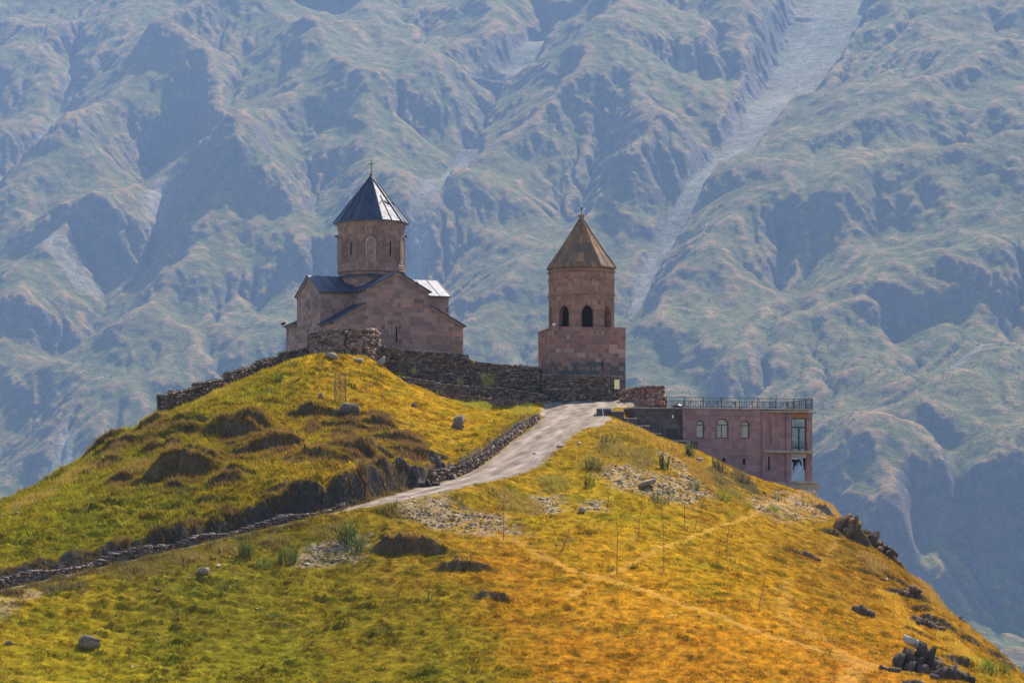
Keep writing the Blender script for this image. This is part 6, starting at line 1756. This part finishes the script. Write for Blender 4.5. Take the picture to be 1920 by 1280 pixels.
GRN, OLV, BLU, YEL = (0.11, 0.125, 0.03), (0.16, 0.145, 0.038), (0.115, 0.12, 0.055), (0.30, 0.28, 0.04)
for i, (lab, u, v, w, h, col, st) in enumerate([
    ('leafy green weed at the right edge of the gravel track', 1140, 838, 34, 26, OLV, 'leafy'), ('low green weed just below the track edge weed', 1112, 880, 40, 24, OLV, 'leafy'),
    ('spiky green weed on the slope between stones and track', 1106, 912, 26, 22, GRN, 'spiky'), ('grey green bush beside the house door step', 1293, 858, 22, 32, BLU, 'leafy'),
    ('bright green weed on the stony bank under the house', 1303, 918, 30, 18, GRN, 'spiky'), ('bright green weed at the foot of the stony bank', 1356, 936, 36, 18, (0.2, 0.24, 0.03), 'spiky'),
    ('grey weeds at the lower edge of the stony bank', 1235, 942, 46, 18, BLU, 'spiky'), ('green weed in the middle of the stony bank', 1245, 880, 24, 34, OLV, 'leafy'),
    ('dark green weed at the bend of the track', 856, 934, 38, 14, OLV, 'leafy'), ('small green weed on the pale stones under the bend', 850, 975, 14, 11, OLV, 'leafy'),
    ('tall green bush left of the dark hollow', 652, 1018, 44, 40, GRN, 'spiky'), ('pale green weed spilling into the dark hollow', 670, 1035, 40, 30, (0.14, 0.16, 0.05), 'spiky'),
    ('olive weed on the verge above the green bush', 735, 952, 30, 18, OLV, 'leafy'), ('round green bush under the lower track', 462, 1042, 44, 30, GRN, 'spiky'), ('green bush right of the round bush under the track', 540, 1055, 46, 32, GRN, 'spiky'),
    ('low green clump between the two bushes under the track', 495, 1062, 40, 18, (0.16, 0.2, 0.04), 'leafy'), ('green plant growing at the foot of the church wall', 775, 700, 22, 14, (0.14, 0.16, 0.05), 'leafy'),
    ('leafy plant on the terrace below the long wall', 863, 720, 16, 12, (0.14, 0.16, 0.05), 'leafy'), ('tall leafy plant on the terrace between the walls', 914, 722, 26, 22, (0.14, 0.16, 0.05), 'spiky'), ('small plant on the terrace near the track', 945, 728, 18, 10, (0.14, 0.16, 0.05), 'leafy'),
    ('green bush on the grass under the terrace walls', 906, 762, 24, 16, OLV, 'leafy'), ('yellow green weed at the corner of the terrace walls', 822, 748, 22, 18, YEL, 'spiky'), ('weed at the end of the terrace wall by the track', 990, 768, 24, 16, (0.2, 0.24, 0.03), 'leafy'),
    ('pale green bush on the crest of the knoll', 545, 692, 40, 16, OLV, 'leafy'), ('dark green bush on the upper knoll', 524, 718, 20, 20, (0.10, 0.13, 0.035), 'leafy'), ('spreading green bush beside the dark bush on the knoll', 508, 734, 30, 13, OLV, 'leafy'),
    ('olive clump on the left crest below the stepped wall', 430, 744, 20, 9, OLV, 'leafy'), ('green weed patch in front of the dark hummocks', 310, 905, 70, 16, OLV, 'leafy'), ('low grey green weeds under the middle hummocks', 350, 925, 60, 13, BLU, 'leafy'),
    ('grey green weeds growing in the small hollow', 865, 1068, 60, 14, BLU, 'leafy'), ('green clump on the meadow right of the boulder', 245, 1216, 26, 9, OLV, 'leafy'), ('round green tuft on the meadow near the left edge', 42, 1170, 20, 9, (0.12, 0.13, 0.035), 'leafy'),
    ('dark green clump in the middle meadow', 510, 1158, 40, 12, (0.11, 0.13, 0.03), 'leafy'), ('broad green clump in the lower meadow', 720, 1190, 50, 12, (0.13, 0.17, 0.03), 'leafy'), ('green clump near the bottom edge of the meadow', 885, 1262, 26, 14, (0.13, 0.16, 0.03), 'leafy'),
    ('green clump left of the brown scar in the meadow', 800, 1125, 30, 14, (0.12, 0.14, 0.035), 'leafy'), ('small green weed beside the tall sapling', 1145, 1070, 18, 13, OLV, 'leafy'), ('bright green weed right of the tall sapling', 1192, 1062, 20, 10, (0.2, 0.24, 0.03), 'leafy'),
    ('green weed on the dry grass under the house corner', 1448, 958, 26, 14, (0.22, 0.24, 0.04), 'spiky'), ('bright green grass clump near the bottom right corner', 1855, 1262, 44, 26, (0.19, 0.25, 0.03), 'spiky'), ('green clump above the bottom right corner', 1885, 1262, 30, 22, (0.17, 0.2, 0.04), 'spiky'),
    ('dark weeds added to deepen the shade below the house', 1400, 912, 50, 22, (0.13, 0.11, 0.06), 'leafy'), ('dark bush added to deepen the shade against the house wall', 1350, 886, 40, 26, (0.11, 0.10, 0.05), 'leafy'), ('dry orange grass tuft on the stair wall', 1207, 794, 22, 16, (0.5, 0.26, 0.06), 'spiky'),  # first two plants coloured dark to stand in for the house shadow
    ('pale dry weed on the ledge under the house corner', 1456, 934, 14, 16, (0.42, 0.32, 0.18), 'leafy'), ('dry golden weed right of the house footing', 1525, 930, 22, 14, (0.46, 0.30, 0.08), 'leafy'),
    ('green clump on the lower meadow left of centre', 585, 1190, 30, 9, (0.15, 0.18, 0.03), 'leafy'), ('small green clump near the flat brown stone', 420, 1105, 26, 12, (0.12, 0.12, 0.04), 'leafy'), ('green weeds on the meadow below the track', 330, 1150, 40, 12, (0.14, 0.15, 0.035), 'leafy'),
]):
    weed(lab, u, v, w, h, col, 300 + i, st, D={(775, 700): 307.8, (863, 720): 305.7, (914, 722): 306.2, (945, 728): 306.5, (822, 748): 304.5}.get((u, v)))

# ------------------------------------------------------------------ saplings
def sapling(label, ub, vb, ut, vt, seed, branchy=0):
    x, y, z = ground(ub, vb)
    rg = random.Random(seed); H = (vb - vt) * y / F; lx = (ut - ub) * y / F
    n = 9; pts = []
    for i in range(n):
        f = i / (n - 1)
        pts.append((lx * f ** 1.2 + 0.05 * H * 0.3 * math.sin(f * 7 + seed) * f, 0.02 * math.sin(f * 5 + seed), -0.05 + (H + 0.05) * f))
    m = MB(); m.tube(pts, [0.034 * (1 - 0.72 * i / (n - 1)) for i in range(n)], 6)
    for k in range(6 + branchy * 4):
        f = (0.45 + 0.09 * k) if not branchy else rg.uniform(0.2, 0.98); i = min(int(f * (n - 1)), n - 1); p = Vector(pts[i]); a = rg.uniform(0, 6.28); L = H * rg.uniform(0.06, 0.16) * (1 + branchy)
        q = p + Vector((math.cos(a) * L * 0.6, math.sin(a) * L * 0.4, L)); m.tube([p, (p + q) / 2 + Vector((0, 0, -0.02)), q], [0.014, 0.010, 0.005], 4, cap=False)
    o = m.build('sapling', M['bark']); o.location = (x, y, z)
    tag(o, label, 'sapling', 'bare saplings planted on the slope')
for i, a in enumerate([
    ('tallest bare sapling in the middle of the yellow slope', 1157, 1080, 1157, 962, 0), ('tall bare sapling right of the tallest one', 1245, 1073, 1242, 935, 0), ('leaning bare sapling under the pale flat slab', 1137, 966, 1146, 902, 0),
    ('thin bare sapling between the two tall ones', 1196, 1013, 1205, 935, 0), ('kinked sapling below the footpath end', 1362, 1048, 1366, 982, 0), ('lone leaning sapling low on the right slope', 1422, 1148, 1438, 1064, 0),
    ('curved leaning sapling near the stony bank', 1303, 992, 1323, 930, 0), ('short straight sapling left of the curved one', 1283, 985, 1284, 944, 0), ('small branching sapling in the yellow grass', 1055, 1030, 1072, 985, 1),
    ('thin sapling below the stones of the bend', 944, 1010, 945, 916, 0), ('bare sapling standing on the stony bank', 1254, 946, 1256, 872, 0), ('low crooked twig on the slope above the footpath', 1294, 1115, 1295, 1107, 0),
]): sapling(*a[:5], 400 + i, a[5])

def tree_guard():
    x, y, z = ground(638, 757)
    s = y / F; W = 20 * s; H = 58 * s
    t = thing('tree_guard', 'wire mesh tree guard round a dry sapling on the knoll', 'tree guard', (x, y, z))
    m = MB(); zz = lambda a, b: float(hz(x + a, y + b)) - z
    for a in (-W / 2, W / 2):
        for b in (-W / 2, W / 2):
            m = MB(); m.bar((a, b, zz(a, b) - 0.1), (a, b, H), 0.038); m.build('stake', M['old_wood'], t)
    m = MB()
    for b in (-W / 2, W / 2):
        for i in range(1, 7):
            a = -W / 2 + W * i / 7; m.bar((a, b, zz(a, b)), (a, b, H * 0.97), 0.012); m.bar((b, a, zz(b, a)), (b, a, H * 0.97), 0.012)
        for i in range(12):
            h = H * (0.05 + 0.92 * i / 11); m.bar((-W / 2, b, h), (W / 2, b, h), 0.012); m.bar((b, -W / 2, h), (b, W / 2, h), 0.012)
    m.build('netting', M['wire'], t)
    sp = thing('sapling', 'dry sapling with brown grass caught inside the wire guard', 'sapling', (x, y, z))
    m = MB(); m.tube([(0, 0, -0.05), (0.05, 0, H * 0.4), (-0.02, 0, H * 0.95)], [0.035, 0.025, 0.012], 6); rg = random.Random(5)
    for k in range(60):
        a = rg.uniform(0, 6.28); h = H * rg.uniform(0.40, 0.95); L = rg.uniform(0.2, 0.55)
        m.tube([(0, 0, h), (math.cos(a) * L, math.sin(a) * L, h + rg.uniform(-0.1, 0.25))], [0.014, 0.006], 4, cap=False)
    m.build('stem', M['bark'], sp)
tree_guard()

def fence_frame():
    x, y, z = ground(704, 752)
    s = y / F
    t = thing('wire_fence', 'remains of a wire fence with thin stakes on the golden knoll', 'fence', (x, y, z))
    top = []
    for du, h in ((-17, 34), (-5, 38), (12, 32)):
        a = du * s; g = float(hz(x + a, y)) - z
        m = MB(); m.bar((a, 0, g - 0.1), (a + 0.02, 0, g + h * s), 0.045); m.build('stake', M['old_wood'], t); top.append((a, g + h * s * 0.86))
    m = MB()
    pts = [(-42 * s, top[0][1] + 0.15)] + top + [(40 * s, top[-1][1] - 0.3)]
    for (a, p), (b, q) in zip(pts[:-1], pts[1:]): m.bar((a, 0.04, p), (b, 0.04, q), 0.022)
    m.build('wire', M['wire'], t)
fence_frame()

# information board leaning on the wall before the tower
def sign():
    x0, _, z1 = P(1152, 711.5, 309.2); x1, _, z0 = P(1161.5, 729, 309.2)
    t = thing('sign_board', 'pale yellow notice board on posts against the tower wall', 'sign', ((x0 + x1) / 2, 309.3, z0 - 0.45))
    w = (x1 - x0) / 2; h = z1 - z0
    m = MB(); m.box(-w, w, -0.03, 0.03, 0.45, 0.45 + h); m.build('board', M['sign_yellow'], t)
    for a in (-w + 0.06, w - 0.06):
        m = MB(); m.box(a - 0.03, a + 0.03, 0.034, 0.094, -0.25, 0.4 + h); m.build('post', M['old_wood'], t)
sign()
# white topped stake beside the stair wall
def stake():
    x, y, z = ground(1133, 789)
    t = thing('marker_post', 'thin white post leaning at the end of the stair wall', 'post', (x, y, z))
    m = MB(); m.bar((0, 0, -0.1), (-0.2, 0, 1.35), 0.07); m.build('pole', M['white_enamel'], t)
stake()

# ------------------------------------------------------------------ scrub on the far mountain
def mz(x, y):
    st = MFX[1] - MFX[0]
    i = np.clip((x - MFX[0]) / st, 0, len(MFX) - 1.01); j = np.clip((y - MFY[0]) / st, 0, len(MFY) - 1.01)
    return MH[j.astype(int), i.astype(int)]
def build_scrub():
    rg = np.random.default_rng(77); V = []; Fc = []; C = []
    n = 60000
    x = rg.uniform(-750, 750, n); y = rg.uniform(2000, 3500, n); z = mz(x, y)
    u = CX + F * x / y; v = HZ - F * z / y
    dens = 0.02 + 0.55 * sstep(600, 760, v) * sstep(1150, 1350, u) * sstep(1100, 950, v) + 0.10 * sstep(400, 700, v) * sstep(1100, 1300, u) + 0.10 * sstep(500, 800, v) * sstep(700, 300, u)
    dens = dens * sstep(-0.25, 0.35, fbm(x / 70, y / 110, 4, 161)) * 1.5
    i = np.clip(((x - MFX[0]) / (MFX[1] - MFX[0])).astype(int), 0, len(MFX) - 1); j = np.clip(((y - MFY[0]) / (MFY[1] - MFY[0])).astype(int), 0, len(MFY) - 1)
    k = (rg.uniform(0, 1, n) < dens) & (MSC[j, i] < 0.3) & (u > -40) & (u < 1960) & (v > -40) & (v < 1290)
    x, y, z = x[k], y[k], z[k]; n = len(x)
    s = rg.uniform(1.0, 2.6, n) * (1 + 0.5 * rg.uniform(0, 1, n) ** 4)
    L = 16
    X = np.repeat(x, L); Y = np.repeat(y, L); Z = np.repeat(z, L); S = np.repeat(s, L)
    d = rg.normal(size=(n * L, 3)); d /= np.linalg.norm(d, axis=1)[:, None]; d[:, 2] = np.abs(d[:, 2]) * 1.2
    p = np.stack([X, Y, Z], 1) + d * (S * rg.uniform(0.3, 1.0, n * L))[:, None]
    a = rg.normal(size=(n * L, 3)); b = rg.normal(size=(n * L, 3)); a /= np.linalg.norm(a, axis=1)[:, None]; b /= np.linalg.norm(b, axis=1)[:, None]
    q = (S * 0.55)[:, None]
    V = np.stack([p, p + a * q, p + (a + b) * q * 0.7], 1).reshape(-1, 3) * MS
    c = np.array([0.075, 0.105, 0.045]) * rg.uniform(0.6, 1.4, n)[:, None]
    C = np.repeat(np.repeat(c, L, 0), 3, 0)
    o = link_mesh('scrub', np_mesh('scrub', V, np.arange(len(V)).reshape(-1, 3), C), M['leaf'])
    print('scrub', n)
    tag(o, 'scattered dark green scrub on the far mountainside', 'scrub', kind='stuff')
build_scrub()

# ------------------------------------------------------------------ air
def build_haze():
    mb = MB(); mb.box(-6200, 6200, -2300, 12200, -660, 3400)
    k = NT('haze_air')
    for nd in list(k.t.nodes):
        if nd != k.out: k.t.nodes.remove(nd)
    v = k.n('ShaderNodeVolumePrincipled')
    v.inputs['Color'].default_value = (*HAZE_COLOR, 1); v.inputs['Density'].default_value = HAZE_DENSITY
    v.inputs['Anisotropy'].default_value = 0.0
    k.t.links.new(v.outputs[0], k.out.inputs['Volume'])
    o = mb.build('haze', k.m)
    tag(o, 'thin blue haze in the air of the valley', 'haze', kind='stuff')
build_haze()
